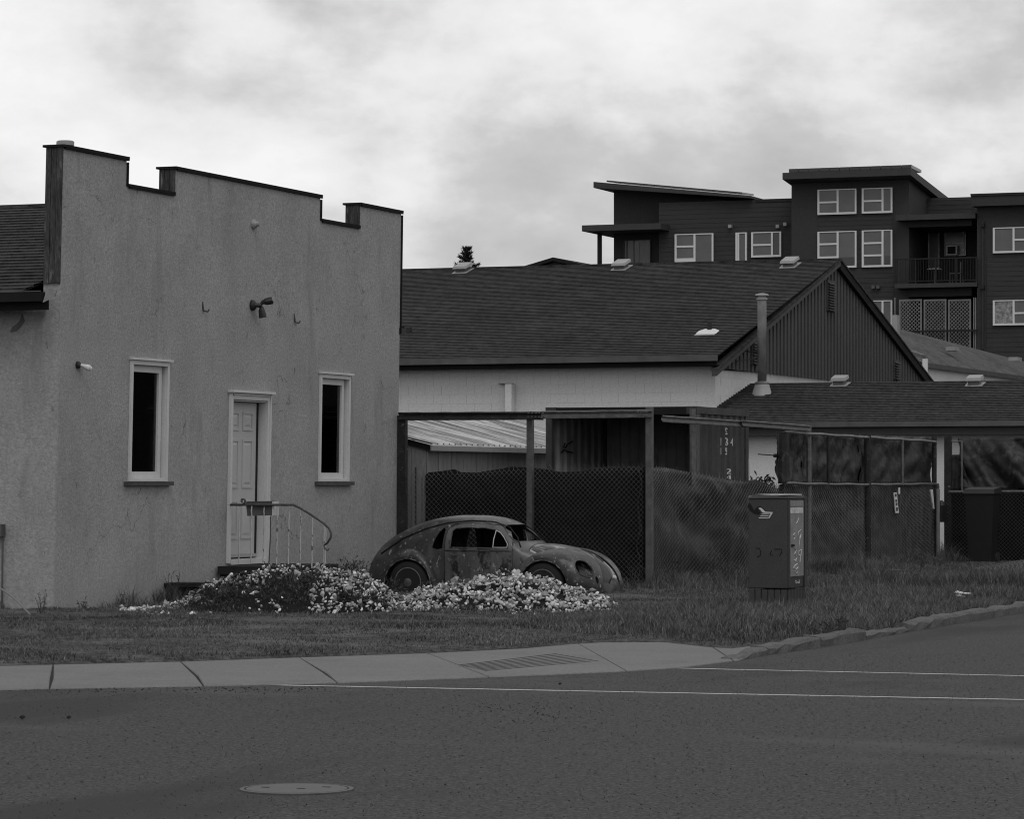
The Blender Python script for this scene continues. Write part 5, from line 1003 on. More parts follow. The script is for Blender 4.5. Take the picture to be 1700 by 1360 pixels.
a, b = onr(1310.5, 958), onr(1332.5, 831); mb = MB(); mb.box((cp.x + .003, a.y, a.z), (cp.x + .012, b.y, b.z)); pnl = mb.build('side_panel', M['cabinet_panel'], cb)
for (x0, x1) in ((1308, 1309.6), (1333.5, 1337.5)): a, b = onr(x0, 976), onr(x1, 830); mb = MB(); mb.box((cp.x + .002, a.y, a.z), (cp.x + .02, b.y, b.z)); mb.build('side_trim', M['cabinet'], cb)
for (x0, x1) in ((1309.5, 1315.8), (1317, 1331)): a, b = onr(x0, 852.5), onr(x1, 842.5); mb = MB(); mb.box((cp.x + .013, a.y, a.z), (cp.x + .0155, b.y, b.z)); mb.build('sticker', M['sticker'], pnl)
a, b = onr(1310.5, 841.5), onr(1331, 840.5); mb = MB(); mb.box((cp.x + .013, a.y, a.z), (cp.x + .018, b.y, b.z)); mb.build('shadow_gap', M['black_marks_gaps'], pnl)
a, b = onr(1312, 908), onr(1315.5, 904); mb = MB(); mb.box((cp.x + .013, a.y, a.z), (cp.x + .03, b.y, b.z)); mb.build('lock', M['black_marks_gaps'], pnl)
sc = MB(); rr = random.Random(3)
def scrib(pts, r=.0035): sc.tube([onr(px, py, .0145) for px, py in pts], r, 4)
scrib([(1326, 860), (1324, 866), (1322, 869)]); scrib([(1318, 880), (1320, 884), (1317, 889), (1320, 892), (1318, 896)]); scrib([(1325, 884), (1329, 880), (1330, 887), (1327, 894), (1325, 888), (1325, 884)]); scrib([(1328, 894), (1330, 890)]); scrib([(1328, 894), (1327, 904), (1328, 912)])
scrib([(1318, 908), (1322, 914), (1319, 920), (1323, 926), (1320, 932)], .005); scrib([(1326, 915), (1331, 913), (1330, 921), (1326, 922), (1326, 915)]); scrib([(1329, 922), (1328, 934)]); scrib([(1318, 930), (1322, 932), (1324, 936), (1320, 939), (1317, 943), (1322, 945), (1325, 942)], .005); scrib([(1320, 948), (1322, 952), (1324, 950), (1325, 956)])
scrib([(1322, 964), (1320, 966), (1321, 969), (1323, 968), (1323, 966)], .003); scrib([(1324, 966), (1324.5, 969), (1326, 968), (1326, 965)], .003); scrib([(1327, 963), (1327.3, 969)], .003)
sc.build('scribble', M['letter'], pnl)
def onl(px, py, d=.003): return at_y(px, py, cp.y - d)
lg = MB()
def flat(pts, th=.004): lg.prism([onl(px, py) for px, py in pts], (0, -th, 0))
flat([(1259, 844), (1263, 843), (1267, 846), (1270, 849.5), (1273, 850), (1283.5, 850.6), (1277.5, 861), (1276, 858.6), (1279.5, 852.6), (1271, 852), (1266, 851.5), (1262.5, 847)])
flat([(1264.5, 853.2), (1277.8, 853.4), (1277, 854.6), (1263.8, 854.4)]); flat([(1263, 856), (1276.2, 856.2), (1275.4, 857.6), (1262.2, 857.3)]); flat([(1260.5, 859.4), (1277.6, 859.6), (1276.8, 861), (1259.5, 860.9)])
lg.build('emblem', M['sticker'], cb)
dk = MB(); dk.prism([onl(px, py, .001) for px, py in [(1241.5, 842), (1243, 834), (1247, 838), (1252, 848), (1257, 841.5), (1263, 841), (1268, 844.5), (1271, 849), (1268, 848), (1263, 844.5), (1258.5, 846), (1263, 851), (1260, 855), (1252, 853.5), (1245, 848)]], (0, -.0035, 0)); dk.build('spray_blot', M['black_marks_gaps'], cb)
dk = MB()
for pts in ([(1255, 911), (1260, 910), (1263, 916), (1262, 923), (1257, 925)], [(1285, 912), (1297, 912), (1298, 917), (1294, 923)], [(1281, 914), (1278, 922), (1283, 922)]): dk.tube([onl(px, py, .003) for px, py in pts], .005, 4)
dk.build('scratch_mark', M['black_marks_gaps'], cb, kind='stuff')
mb = MB(); mb.hexa([onl(1241, 836, -.02), onl(1252, 833, -.02), onl(1252, 833, -.12), onl(1241, 836, -.12)], [onl(1243, 823, -.01), onl(1262, 822, -.01), onl(1262, 822, -.12), onl(1243, 823, -.12)]); mb.build('dented_corner', M['cabinet_panel'], cb)
# litter on the verge
lp = at_z(1672, 1008) + Vector((-.5, 0, 0)); lt = MB()
for k in range(5):
    c = lp + Vector((random.uniform(-.35, .5), random.uniform(-.8, .8), .12 + random.uniform(0, .05))); lt.add([c + Vector((random.uniform(-.13, .13), random.uniform(-.1, .1), random.uniform(-.02, .04))) for _ in range(5)], [(0, 1, 2), (0, 2, 3), (0, 3, 4), (1, 2, 4)])
tag(lt.build('litter', M['litter'], off=(lp.x, lp.y, .1)), 'crumpled white litter lying in the verge grass near the kerb', 'litter')
# ------------------------------------------------------------------ the abandoned car
CS_, DZ, KH = .875, -.20, 1.047
fw_ = Vector((cam2(math.cos(R(25.5)), -math.sin(R(25.5))))); ang = math.atan2(fw_.y, fw_.x)
pc = cam2(-.26, 46.98); car = thing('abandoned_car', 'rusty old rounded two door car without headlights parked behind the rubble', 'car', (pc.x, pc.y, 0), ang, local=True)
def L(x, y, z): return Vector((x * CS_, y * CS_, z * KH * CS_ + DZ))
kx = [-2.14, -2.04, -1.78, -1.4, -1.1, -.8, -.5, -.2, .1, .30, .44, .58, .70, .80, 1.0, 1.35, 1.65, 1.90, 2.08, 2.16]
kzt = [.66, .90, 1.14, 1.32, 1.42, 1.475, 1.50, 1.50, 1.475, 1.43, 1.365, 1.265, 1.15, 1.075, 1.07, 1.035, .955, .82, .66, .50]
kw = [.34, .46, .56, .61, .635, .65, .655, .665, .668, .665, .66, .645, .62, .595, .55, .50, .44, .36, .28, .20]
kzb = [.40, .42, .50, .60, .72, .83, .90, .92, .93, .93, .93, .92, .90, .84, .70, .60, .52, .42, .34, .30]
kn = [2.5, 2.5, 2.5, 2.45, 2.4, 2.4, 2.35, 2.4, 2.4, 2.4, 2.4, 2.4, 2.4, 2.4, 2.3, 2.2, 2.2, 2.2, 2.2, 2.2]
def spl(x, ys_):
    i = int(np.clip(np.searchsorted(kx, x) - 1, 0, len(kx) - 2)); t = (x - kx[i]) / (kx[i + 1] - kx[i])
    def sl(j): 
        if j <= 0 or j >= len(kx) - 1: return 0 if j == 0 and False else (ys_[min(j + 1, len(kx) - 1)] - ys_[max(j - 1, 0)]) / (kx[min(j + 1, len(kx) - 1)] - kx[max(j - 1, 0)])
        a, b = (ys_[j] - ys_[j - 1]) / (kx[j] - kx[j - 1]), (ys_[j + 1] - ys_[j]) / (kx[j + 1] - kx[j]); return 0 if a * b <= 0 else 2 * a * b / (a + b)
    h = kx[i + 1] - kx[i]; m0, m1_ = sl(i) * h, sl(i + 1) * h; return (2 * t**3 - 3 * t**2 + 1) * ys_[i] + (t**3 - 2 * t**2 + t) * m0 + (-2 * t**3 + 3 * t**2) * ys_[i + 1] + (t**3 - t**2) * m1_
def sect(x, u):      # u 0 bottom .. 1 top centre, one side
    zt_, w_, zb_, n_ = spl(x, kzt), spl(x, kw), spl(x, kzb), spl(x, kn); z0_ = min(.30, zb_ - .02)
    if u < .3: t = u / .3; return w_ * (.975 + .025 * math.sin(t * math.pi / 2)), z0_ + (zb_ - z0_) * t
    t = (u - .3) / .7 * math.pi / 2; return w_ * max(0, math.cos(t)) ** (2 / n_), zb_ + (zt_ - zb_) * max(0, math.sin(t)) ** (2 / n_)
us = [0, .1, .2, .27] + list(.3 + .7 * np.linspace(0, 1, 15)); us = us + us[-2::-1]; nu = len(us); xs_c = np.linspace(-2.14, 2.16, 107)
def shell():
    mb = MB(); half = nu // 2
    def P(i, j): y, z = sect(xs_c[i], us[j]); return Vector((xs_c[i], -y if j <= half else y, z))
    mb.grid(P, len(xs_c), nu); k = len(mb.v)
    for i in (0, len(xs_c) - 1): mb.f.append(tuple(i * nu + j for j in range(nu)))
    return mb
def side_prism(pts, y0=-2.0, y1=2.0): mb = MB(); mb.prism([(x, y0, z) for x, z in pts], (0, y1 - y0, 0)); return mb
def grow(pts, d): c = Vector((sum(p[0] for p in pts) / len(pts), sum(p[1] for p in pts) / len(pts))); return [(p[0] + (1 if p[0] > c.x else -1) * d, p[1] + (1 if p[1] > c.y else -1) * d) for p in pts]
door_p = [(-.56, .34), (.63, .34), (.63, .98), (.60, 1.12), (.50, 1.25), (.33, 1.345), (.1, 1.372), (-.2, 1.375), (-.46, 1.365), (-.54, 1.31), (-.56, 1.15)]
win_p = [(-.47, 1.005), (.565, 1.005), (.555, 1.08), (.46, 1.19), (.32, 1.275), (.1, 1.31), (-.2, 1.315), (-.41, 1.30), (-.46, 1.255)]
slot_p = [(-.80, 1.0), (-.72, .975), (-.61, .99), (-.595, 1.28), (-.63, 1.315), (-.70, 1.25), (-.77, 1.1)]
wsp = [(-.50, 1.10), (.50, 1.10), (.53, 1.14), (.50, 1.22), (.42, 1.32), (.30, 1.36), (-.30, 1.36), (-.42, 1.32), (-.50, 1.22), (-.53, 1.14)]
ws = MB(); ws.prism([(.30, y, z) for y, z in wsp], (1.1, 0, 0)); rw = MB(); rw.prism([(-1.7, y, z) for y, z in [(-.28, 1.08), (.28, 1.08), (.30, 1.15), (.22, 1.25), (-.22, 1.25), (-.30, 1.15)]], (.7, 0, 0))
hood_p = [(.87, -.48), (1.22, -.46), (1.58, -.40), (1.86, -.33), (2.05, -.25), (2.12, -.17), (2.12, .17), (2.05, .25), (1.86, .33), (1.58, .40), (1.22, .46), (.87, .48)]
hp = MB(); hp.prism([(x, y, .36) for x, y in hood_p], (0, 0, 1.2)); hpg = MB(); hpg.prism([(x, y, .35) for x, y in grow(hood_p, .015)], (0, 0, 1.3))
floor_cut = MB(); floor_cut.box((-2.2, -2, -.5), (2.2, 2, .285)); inner_cut = MB()
s0 = shell().mesh('shell', M['car'])
bm = bmesh.new(); bm.from_mesh(s0); bmesh.ops.remove_doubles(bm, verts=bm.verts, dist=.0008); bmesh.ops.recalc_face_normals(bm, faces=bm.faces); bm.to_mesh(s0); bm.free()
def fit(me):
    n_ = len(me.vertices); co = np.empty(n_ * 3, np.float32); me.vertices.foreach_get('co', co); co = co.reshape(-1, 3) * np.array([CS_, CS_, KH * CS_], np.float32); co[:, 2] += DZ; me.vertices.foreach_set('co', co.ravel()); me.update(); return me
W_ = [('DIFFERENCE', side_prism(win_p)), ('DIFFERENCE', side_prism(slot_p)), ('DIFFERENCE', ws), ('DIFFERENCE', rw)]
put(fit(boolean(s0.copy(), W_ + [('DIFFERENCE', side_prism(grow(door_p, .008))), ('DIFFERENCE', hpg)], 'body', M['car'], .022)), 'body', car)
dd = {}
for s in (-1, 1): 
    dd[s] = put(fit(boolean(s0.copy(), [('INTERSECT', side_prism(door_p, 0 if s > 0 else -2, 2 if s > 0 else 0)), W_[0]], 'door', M['car_door'], .022)), 'door', car)
hood = put(fit(boolean(s0.copy(), [('INTERSECT', hp)], 'hood', M['car_hood'], .022)), 'hood', car)
# fenders
def side_at(x, z):
    lo_, hi_ = 0.0, 1.0
    for _ in range(30):
        mid = (lo_ + hi_) / 2
        if sect(x, mid)[1] < z: lo_ = mid
        else: hi_ = mid
    return sect(x, lo_)[0]
def fender(sil, lip, yi, yo, s):
    n_ = 40; ts = np.linspace(0, 1, n_)
    def res(pts):
        p = [Vector((a, 0, b)) for a, b in pts]; d = [0]
        for i in range(1, len(p)): d.append(d[-1] + (p[i] - p[i - 1]).length)
        d = np.array(d) / d[-1]; fx, fz = np.array([q.x for q in p]), np.array([q.z for q in p])
        k = np.ones(5) / 5; X, Z = np.interp(ts, d, fx), np.interp(ts, d, fz); X[2:-2] = np.convolve(X, k, 'valid'); Z[2:-2] = np.convolve(Z, k, 'valid'); return X, Z
    sx, sz = res(sil); lx, lz = res(lip); mb = MB(); m_ = 15; yin = np.array([np.clip(side_at(min(1.9, max(-2.1, a)), b) - .03, .13, yi[0] + .15) for a, b in zip(sx, sz)]); kk_ = np.ones(7) / 7; yin = np.convolve(np.pad(yin, 3, 'edge'), kk_, 'valid')
    def P(i, j):
        if j < m_: u = j / (m_ - 1); c, s_ = max(0, math.cos(u * math.pi / 2)) ** .8, math.sin(u * math.pi / 2) ** .9; e_ = 1 - .35 * (1 - min(1, abs(ts[i] - 0) * 6)); y = yin[i] + (yo * (1 - .10 * math.exp(-((ts[i] - .0) / .12) ** 2)) - yin[i]) * s_; return Vector((lx[i] + (sx[i] - lx[i]) * c, s * y, lz[i] + (sz[i] - lz[i]) * c))
        return Vector((lx[i], s * (yo * (1 - .10 * math.exp(-(ts[i] / .12) ** 2)) - .03), lz[i] + .0))
    mb.grid(P, n_, m_ + 1); return mb
fsil = [(2.06, .26), (2.10, .40), (2.07, .58), (1.97, .76), (1.81, .89), (1.58, .965), (1.36, 1.0), (1.12, .985), (.92, .90), (.78, .78), (.69, .60), (.60, .44), (.54, .30)]
flip = [(1.63, .20), (1.66, .36)] + [(1.23 + .42 * math.cos(w), .43 + .40 * math.sin(w)) for w in np.linspace(R(5), R(172), 14)] + [(.78, .34), (.70, .28)]
rsil = [(-.62, .28), (-.67, .48), (-.76, .70), (-.90, .89), (-1.06, .985), (-1.26, 1.0), (-1.45, .94), (-1.63, .80), (-1.76, .57), (-1.84, .42), (-1.87, .28)]
rlip = [(-.76, .24), (-.77, .36)] + [(-1.18 + .42 * math.cos(w), .43 + .40 * math.sin(w)) for w in np.linspace(R(5), R(175), 14)] + [(-1.60, .34), (-1.62, .24)]
hl_c = {s: Vector((1.89, s * .585, .71)) for s in (-1, 1)}; hl_ax = Vector((1, 0, .30)).normalized()
def tilt_cyl(c, ax, r, l, n=24, sy=1.0):
    z = ax; x = Vector((0, 1, 0)); y = z.cross(x).normalized(); mb = MB(); k = []
    for t in (-l, l):
        for j in range(n): w = 2 * math.pi * j / n; mb.v.append(tuple(c + z * t + x * math.cos(w) * r + y * math.sin(w) * r * sy))
    mb.f = [tuple(range(n))[::-1], tuple(range(n, 2 * n))] + [(j, (j + 1) % n, (j + 1) % n + n, j + n) for j in range(n)]; return mb
for s in (-1, 1):
    fm = fender(fsil, flip, [.38], .765, s).mesh('fender', M['car_fender'])
    bv = BVHTree.FromPolygons([v.co.copy() for v in fm.vertices], [tuple(p.vertices) for p in fm.polygons])
    me = boolean(fm, [('DIFFERENCE', tilt_cyl(hl_c[s], hl_ax, .118, .30, sy=1.25)), ('DIFFERENCE', tilt_cyl(Vector((2.04, s * .47, .53)), Vector((1, 0, .15)).normalized(), .035, .25, 14, 1.7))], 'fender', M['car_fender'], .014)
    fo = put(fit(me), 'fender', car, label='front wing with an empty headlight hole')
    ring = []; y_ = hl_ax.cross(Vector((0, 1, 0))).normalized()
    for j in range(28):
        w = 2 * math.pi * j / 28; o_ = hl_c[s] + Vector((0, 1, 0)) * math.cos(w) * .122 + y_ * math.sin(w) * .152; h_ = bv.ray_cast(o_ + hl_ax * .6, -hl_ax)
        if h_[0] is not None: ring.append(h_[0] + hl_ax * .004)
    if len(ring) > 6: mb = MB(); mb.tube([L(*q) for q in ring + ring[:1]], .008, 6); mb.build('headlight_ring', M['car_fender'], fo, smooth=True)
    mb = MB(); c0 = hl_c[s] - hl_ax * .18; mb.add([L(*(c0 + Vector((0, 1, 0)) * math.cos(w) * .15 + y_ * math.sin(w) * .18)) for w in np.linspace(0, 2 * math.pi, 20, endpoint=False)], [tuple(range(20))]); mb.build('headlight_bucket', M['car_dark'], fo)
    put(fit(boolean(fender(rsil, rlip, [.40], .765, s).mesh('fender', M['car_fender']), [], 'fender', M['car_fender'], .014)), 'fender', car)
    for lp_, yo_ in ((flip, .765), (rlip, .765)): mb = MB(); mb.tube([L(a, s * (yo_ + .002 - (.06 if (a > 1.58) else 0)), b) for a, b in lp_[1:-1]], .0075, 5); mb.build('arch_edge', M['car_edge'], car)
    # wheel arches closed inside
    for cx in (1.22, -1.18): mb = MB(); mb.lathe(L(cx, s * .34, .45), [(.46, -.02), (.46, .02)], 20, 'Y'); mb.build('arch_liner', M['car_dark'], car)
    for cx, dz_ in ((1.22, .02), (-1.18, .02)):
        c = L(cx, s * .655, 0); c.z = .225 + dz_ * 0; mb = MB(); mb.lathe(c, [(.19, -.085), (.28, -.085), (.305, -.05), (.31, 0), (.305, .05), (.28, .085), (.19, .085)], 28, 'Y'); wo = mb.build('wheel', M['rubber'], car, smooth=True)
        mb = MB(); sgn = -1 if s < 0 else 1; mb.lathe(c, [(.20, sgn * .06), (.215, sgn * .085), (.20, sgn * .09), (.18, sgn * .05), (.12, sgn * .035), (.11, sgn * .065), (.06, sgn * .085), (.01, sgn * .09)], 24, 'Y'); mb.build('rim', M['rim'], wo, smooth=True)
        mb = MB()
        for k in range(5): w = k * 1.257; q = c + Vector((math.cos(w) * .075, sgn * .072, math.sin(w) * .075)); mb.lathe(q, [(.011, -.01), (.011, .012)], 6, 'Y')
        mb.build('wheel_bolt', M['steel'], wo)
    mb = MB(); mb.box(L(-.62, s * .60, .27), L(.58, s * .745, .315)); mb.build('running_board', M['car_dark'], car)
    # gutter over the door, belt line, window seals
    pts = []
    for x in np.linspace(-1.80, .74, 46):
        zt_, zb_ = spl(x, kzt), spl(x, kzb); tgt = np.interp(x, [-1.8, -1.4, -1.0, -.6, -.2, .2, .45, .62, .74], [.90, 1.14, 1.29, 1.385, 1.42, 1.405, 1.325, 1.18, 1.02])
        bu = min(us[:nu // 2 + 1], key=lambda u: abs(sect(x, u)[1] - tgt))
        lo_, hi_ = 0.0, 1.0
        for _ in range(30):
            mid = (lo_ + hi_) / 2
            if sect(x, mid)[1] < tgt: lo_ = mid
            else: hi_ = mid
        y, z = sect(x, lo_); pts.append(L(x, s * (y + .008), z))
    mb = MB(); mb.tube(pts, .0105, 6); mb.build('rain_gutter', M['car_dark'], car, smooth=True)
    pts = [L(x, s * (sect(x, .285)[0] + .004), .965 if x > -.58 else .965) for x in np.linspace(-.55, .62, 14)]; mb = MB(); mb.tube(pts, .009, 6); mb.build('belt_moulding', M['car'], car)
    def side_at(x, z):
        lo_, hi_ = 0.0, 1.0
        for _ in range(30):
            mid = (lo_ + hi_) / 2
            if sect(x, mid)[1] < z: lo_ = mid
            else: hi_ = mid
        return sect(x, lo_)[0]
    vw = [(.305, 1.275), (.305, 1.14), (.305, 1.015), (.42, 1.012), (.545, 1.015), (.545, 1.07), (.46, 1.175), (.39, 1.235), (.305, 1.275)]
    mb = MB(); mb.tube([L(x, s * (side_at(x, z) + .002), z) for x, z in vw], .0075, 6); mb.build('vent_window_frame', M['bare_metal'], dd[s])
    mb = MB(); pts = [L(x, s * (side_at(x, z) + .001), z) for x, z in win_p + win_p[:1]]; mb.tube(pts, .009, 6); mb.build('window_seal', M['car'], dd[s])
    mb = MB(); mb.tube([L(-.44, s * (side_at(-.44, .90) + .0), .90), L(-.43, s * (side_at(-.44, .9) + .03), .90), L(-.32, s * (side_at(-.44, .9) + .03), .895)], .009, 6); mb.build('door_handle', M['rim'], dd[s])
def front_x(y, z):   # where the nose or windscreen surface lies
    lo_, hi_ = .2, 2.16
    def inside_(x): 
        w_, zb_, zt_, n_ = spl(x, kw), spl(x, kzb), spl(x, kzt), spl(x, kn)
        if z > zt_: return False
        if z < zb_: return abs(y) < w_
        return (abs(y) / w_) ** n_ + ((z - zb_) / (zt_ - zb_)) ** n_ < 1
    for _ in range(30):
        mid = (lo_ + hi_) / 2
        if inside_(mid): lo_ = mid
        else: hi_ = mid
    return lo_
mb = MB(); mb.tube([L(front_x(y, z) + .004, y, z) for y, z in wsp + wsp[:1]], .010, 6); mb.build('windscreen_seal', M['car'], car)
mb = MB(); mb.box(L(-1.55, -.50, .34), L(1.5, .50, .37)); mb.build('floor_pan', M['car_dark'], car)
mb = MB(); mb.box(L(.74, -.56, .40), L(.78, .56, .97)); mb.build('dashboard', M['car_dark'], car)
mb = MB(); mb.box(L(-1.0, -.52, .37), L(-.94, .52, 1.0)); mb.build('rear_bulkhead', M['car_dark'], car)
for s in (-1, 1): mb = MB(); mb.hexa([L(-.35, s * .1, .40), L(.15, s * .1, .40), L(.15, s * .52, .40), L(-.35, s * .52, .40)], [L(-.35, s * .1, .60), L(.15, s * .1, .62), L(.15, s * .52, .62), L(-.35, s * .52, .60)]); mb.build('seat', M['car_dark'], car)
mb = MB(); mb.hexa([L(-.46, .60, 1.0), L(.30, .60, 1.0), L(.30, .615, 1.0), L(-.46, .615, 1.0)], [L(-.44, .47, 1.31), L(.28, .47, 1.31), L(.28, .485, 1.31), L(-.44, .485, 1.31)]); mb.build('window_blackout', M['car_dark'], car)  # added dark panel that blacks out the open far side window
w_ = MB(); w_.tube([L(.5 + .05 * math.cos(t), .3 + .18 * math.sin(t), .95 + .17 * math.cos(t)) for t in np.linspace(0, 2 * math.pi, 24)], .012, 6); w_.build('steering_wheel', M['car_dark'], car)
mb = MB(); mb.box(L(2.0, -.55, .24), L(2.09, .55, .36)); mb.build('front_apron', M['car'], car)
mb = MB(); mb.box(L(-2.05, -.42, .26), L(-1.90, .42, .42)); mb.build('rear_apron', M['car'], car)
mb = MB(); mb.tube([L(-1.93, -.78, .44), L(-2.08, -.72, .45), L(-2.2, -.5, .46), L(-2.24, 0, .46), L(-2.2, .5, .46), L(-2.08, .72, .45), L(-1.93, .78, .44)], [.03, .05, .055, .055, .055, .05, .03], 8); mb.build('rear_bumper', M['car_dark'], car, smooth=True)
mb = MB(); mb.tube([L(front_x(y, z) + .012, y, z) for y, z in [(.0, 1.03), (0, .99), (0, .94), (0, .88), (0, .80)]][1:], .010, 6); mb.build('hood_strip', M['car_hood'], car)
p0 = L(front_x(0, .56) + .0, 0, .56); mb = MB(); mb.lathe(p0, [(.035, -.02), (.03, .02), (.02, .03)], 12, 'X'); mb.build('hood_latch', M['bare_metal'], car)
q = [L(1.42, -.50, 0), ]; a = L(front_x(-.34, .88) - .02, -.36, .885); mb = MB(); mb.hexa([a + Vector((-.05, -.035, -.01)), a + Vector((.06, -.035, -.03)), a + Vector((.06, .02, -.01)), a + Vector((-.05, .02, .01))], [a + Vector((-.04, -.03, .03)), a + Vector((.05, -.03, .01)), a + Vector((.05, .015, .03)), a + Vector((-.04, .015, .05))]); mb.build('lamp_stub', M['bare_metal'], car)

# ------------------------------------------------------------------ rubble heap in front of the car
ccx = [(px - 850) / 131 for px in (225, 262, 302, 352, 400, 450, 520, 560, 600, 640, 665, 700, 740, 790, 840, 880, 930, 980, 1015, 1045)]
ccy = [1014, 1012, 1000, 972, 957, 947, 946, 951, 956, 979, 1000, 986, 972, 963, 957, 961, 974, 990, 1004, 1015]; ccz = [max(0, 1.61 - (y - 800) * 42 / 5500) for y in ccy]
def mound(xc, yc):
    c = float(np.interp(xc, ccx, ccz)); y0 = 42.0 + .15 * math.sin(xc); t = (yc - y0) / (2.5 if yc < y0 else 1.6); h = c * max(0, 1 - abs(t) ** 1.5)
    return h + (.07 * noise.noise((xc * 2.2, yc * 2.2, 4)) + .05 * noise.noise((xc * 5, yc * 4, 6))) * min(1, h * 5)
nx, ny_ = 150, 60; x_0, x_1, y_0, y_1 = ccx[0] - .1, ccx[-1] + .1, 39.3, 43.8
def mp_(i, j): xc, yc = x_0 + (x_1 - x_0) * i / (nx - 1), y_0 + (y_1 - y_0) * j / (ny_ - 1); p = cam2(xc, yc); p.z = .05 + mound(xc, yc) - .04; return p
mb = MB(); mb.grid(mp_, nx, ny_); mb.build('soil_mound', M['soil'], smooth=True, kind='structure')
def stone_mesh(seed, r):
    rr = random.Random(seed); bm = bmesh.new(); sx, sy, sz = rr.uniform(.7, 1.2), rr.uniform(.6, 1.0), rr.uniform(.45, .85)
    for _ in range(9):
        d = Vector((rr.gauss(0, 1), rr.gauss(0, 1), rr.gauss(0, 1))).normalized() * rr.uniform(.75, 1.0); bm.verts.new((d.x * sx * r, d.y * sy * r, d.z * sz * r))
    h = bmesh.ops.convex_hull(bm, input=bm.verts); bmesh.ops.delete(bm, geom=[v for v in bm.verts if not v.link_faces], context='VERTS'); me = bpy.data.meshes.new('stone'); bm.to_mesh(me); bm.free(); me.materials.append(M['stone']); return me
SM = [stone_mesh(k, 1.0) for k in range(14)]
stones = []
def dens(xc): return float(np.interp(xc, [(p - 850) / 131 for p in (235, 300, 400, 520, 535, 600, 960, 1005, 1035)], [.5, .35, .38, .22, .9, 1, 1, .7, .0]))
n_try = 0
while len(stones) < 2900 and n_try < 40000:
    n_try += 1; xc = random.uniform(x_0, x_1); yc = random.uniform(39.45, 43.2); h = mound(xc, yc); d = dens(xc)
    px = 850 + xc * 131
    if px < 530:
        d *= 1.1 * smoothstep(.66, .95, h / max(.05, float(np.interp(xc, ccx, ccz)))) + .55 * (noise.noise((xc * 2.1, yc * 1.4, 8)) > .08)
        if px < 330: d = max(d * (px > 310), 1.2 * (abs(yc - 40.6 - .6 * noise.noise((xc * 2, 1, 1))) < .4))
    if h < .035 and px > 330 and random.random() > .18: continue
    if noise.noise((xc * 1.6, yc * 1.1, 2)) < -.42: d *= .35
    if random.random() > d: continue
    stones.append((xc, yc, h, min(.072, .028 + random.expovariate(1 / .012))))
for _ in range(200):      # strays on the ground about it
    stones.append((random.uniform(-4.6, 1.9), random.choice([random.uniform(38.8, 40.2), random.uniform(39.2, 39.8)]), 0, random.uniform(.018, .04)))
def spos(s): p = cam2(s[0], s[1]); p.z = .05 + s[2] + random.uniform(-.03, .05); return p
stones.sort(key=lambda s: -(s[3] * (1.0 if s[1] < 42.0 else .2) * (1 if s[2] > .03 else .6))); big, rest = stones[:290], stones[290:]
for i, s in enumerate(big):
    o = bpy.data.objects.new('rubble_stone', SM[i % 14]); COL.objects.link(o); o.location = spos(s); o.rotation_euler = (random.uniform(0, 6.28), random.uniform(0, 6.28), random.uniform(0, 6.28)); o.scale = (s[3],) * 3
    tag(o, 'broken pale concrete chunk in the rubble heap before the car', 'stone', 'chunks of the rubble heap')
tv, tf, k0 = [], [], 0
raw = [(np.array([v.co[:] for v in m.vertices]), np.array([p.vertices[:] for p in m.polygons])) for m in SM]
for i, s in enumerate(rest):
    v, f = raw[i % 14]; p = spos(s); Rm = np.array(Matrix.Rotation(random.uniform(0, 6.28), 3, Vector((random.gauss(0, 1), random.gauss(0, 1), random.gauss(0, 1)))).to_3x3()); tv.append(v @ Rm.T * s[3] + np.array(p)); tf.append(f + k0); k0 += len(v)
o = bpy.data.objects.new('rubble', np_mesh('rubble', np.concatenate(tv), np.concatenate(tf), M['stone'])); COL.objects.link(o); tag(o, 'heap of small pale concrete rubble in front of the car', kind='stuff')

# ------------------------------------------------------------------ grass, weeds, dry stalks, crumbs on the road
def blades(P, hgt, wid, lean_amt, mname, name, label, seed):
    n_ = len(P); r_ = np.random.default_rng(seed); az = r_.uniform(0, 2 * np.pi, n_); la = r_.uniform(0, 2 * np.pi, n_); ln = r_.uniform(.2, 1, n_) * lean_amt * hgt
    side_ = np.stack([np.cos(az), np.sin(az), np.zeros(n_)], 1) * (wid / 2)[:, None]; mid = P + np.stack([np.cos(la) * ln * .35, np.sin(la) * ln * .35, hgt * .6], 1); tip = P + np.stack([np.cos(la) * ln, np.sin(la) * ln, hgt], 1)
    V = np.stack([P - side_, P + side_, mid + side_ * .7, mid - side_ * .7, tip], 1).reshape(-1, 3); b = np.arange(n_)[:, None] * 5
    F3 = np.concatenate([b + np.array([[0, 1, 2]]), b + np.array([[0, 2, 3]]), b + np.array([[3, 2, 4]])]); ob = bpy.data.objects.new(name, np_mesh(name, V, F3, M[mname])); COL.objects.link(ob); tag(ob, label, kind='stuff'); return ob
def sample(n, x0, x1, y0, y1):
    P = np.stack([rng.uniform(x0, x1, n), rng.uniform(y0, y1, n)], 1); D = -P[:, 0] * SN + P[:, 1] * CS; px = CX + F_PX * (P[:, 0] * CS + P[:, 1] * SN) / D; k = (px > -70) & (px < 2350) & inside(P); return P[k]
P = sample(860000, -24, -8.9, 24, 66)
keep = ~((P[:, 0] < XA + .02) & (P[:, 1] > YA0 - .05)) & ~((P[:, 0] < XF - .1) & (P[:, 1] > YF + .1))
P = P[keep]; dist = nearest(P)[0]
hh, ww, zz, kk = [], [], [], []
carp = np.array([pc.x, pc.y]); cab_c = np.array([cp.x - wx / 2, cp.y + wy / 2])
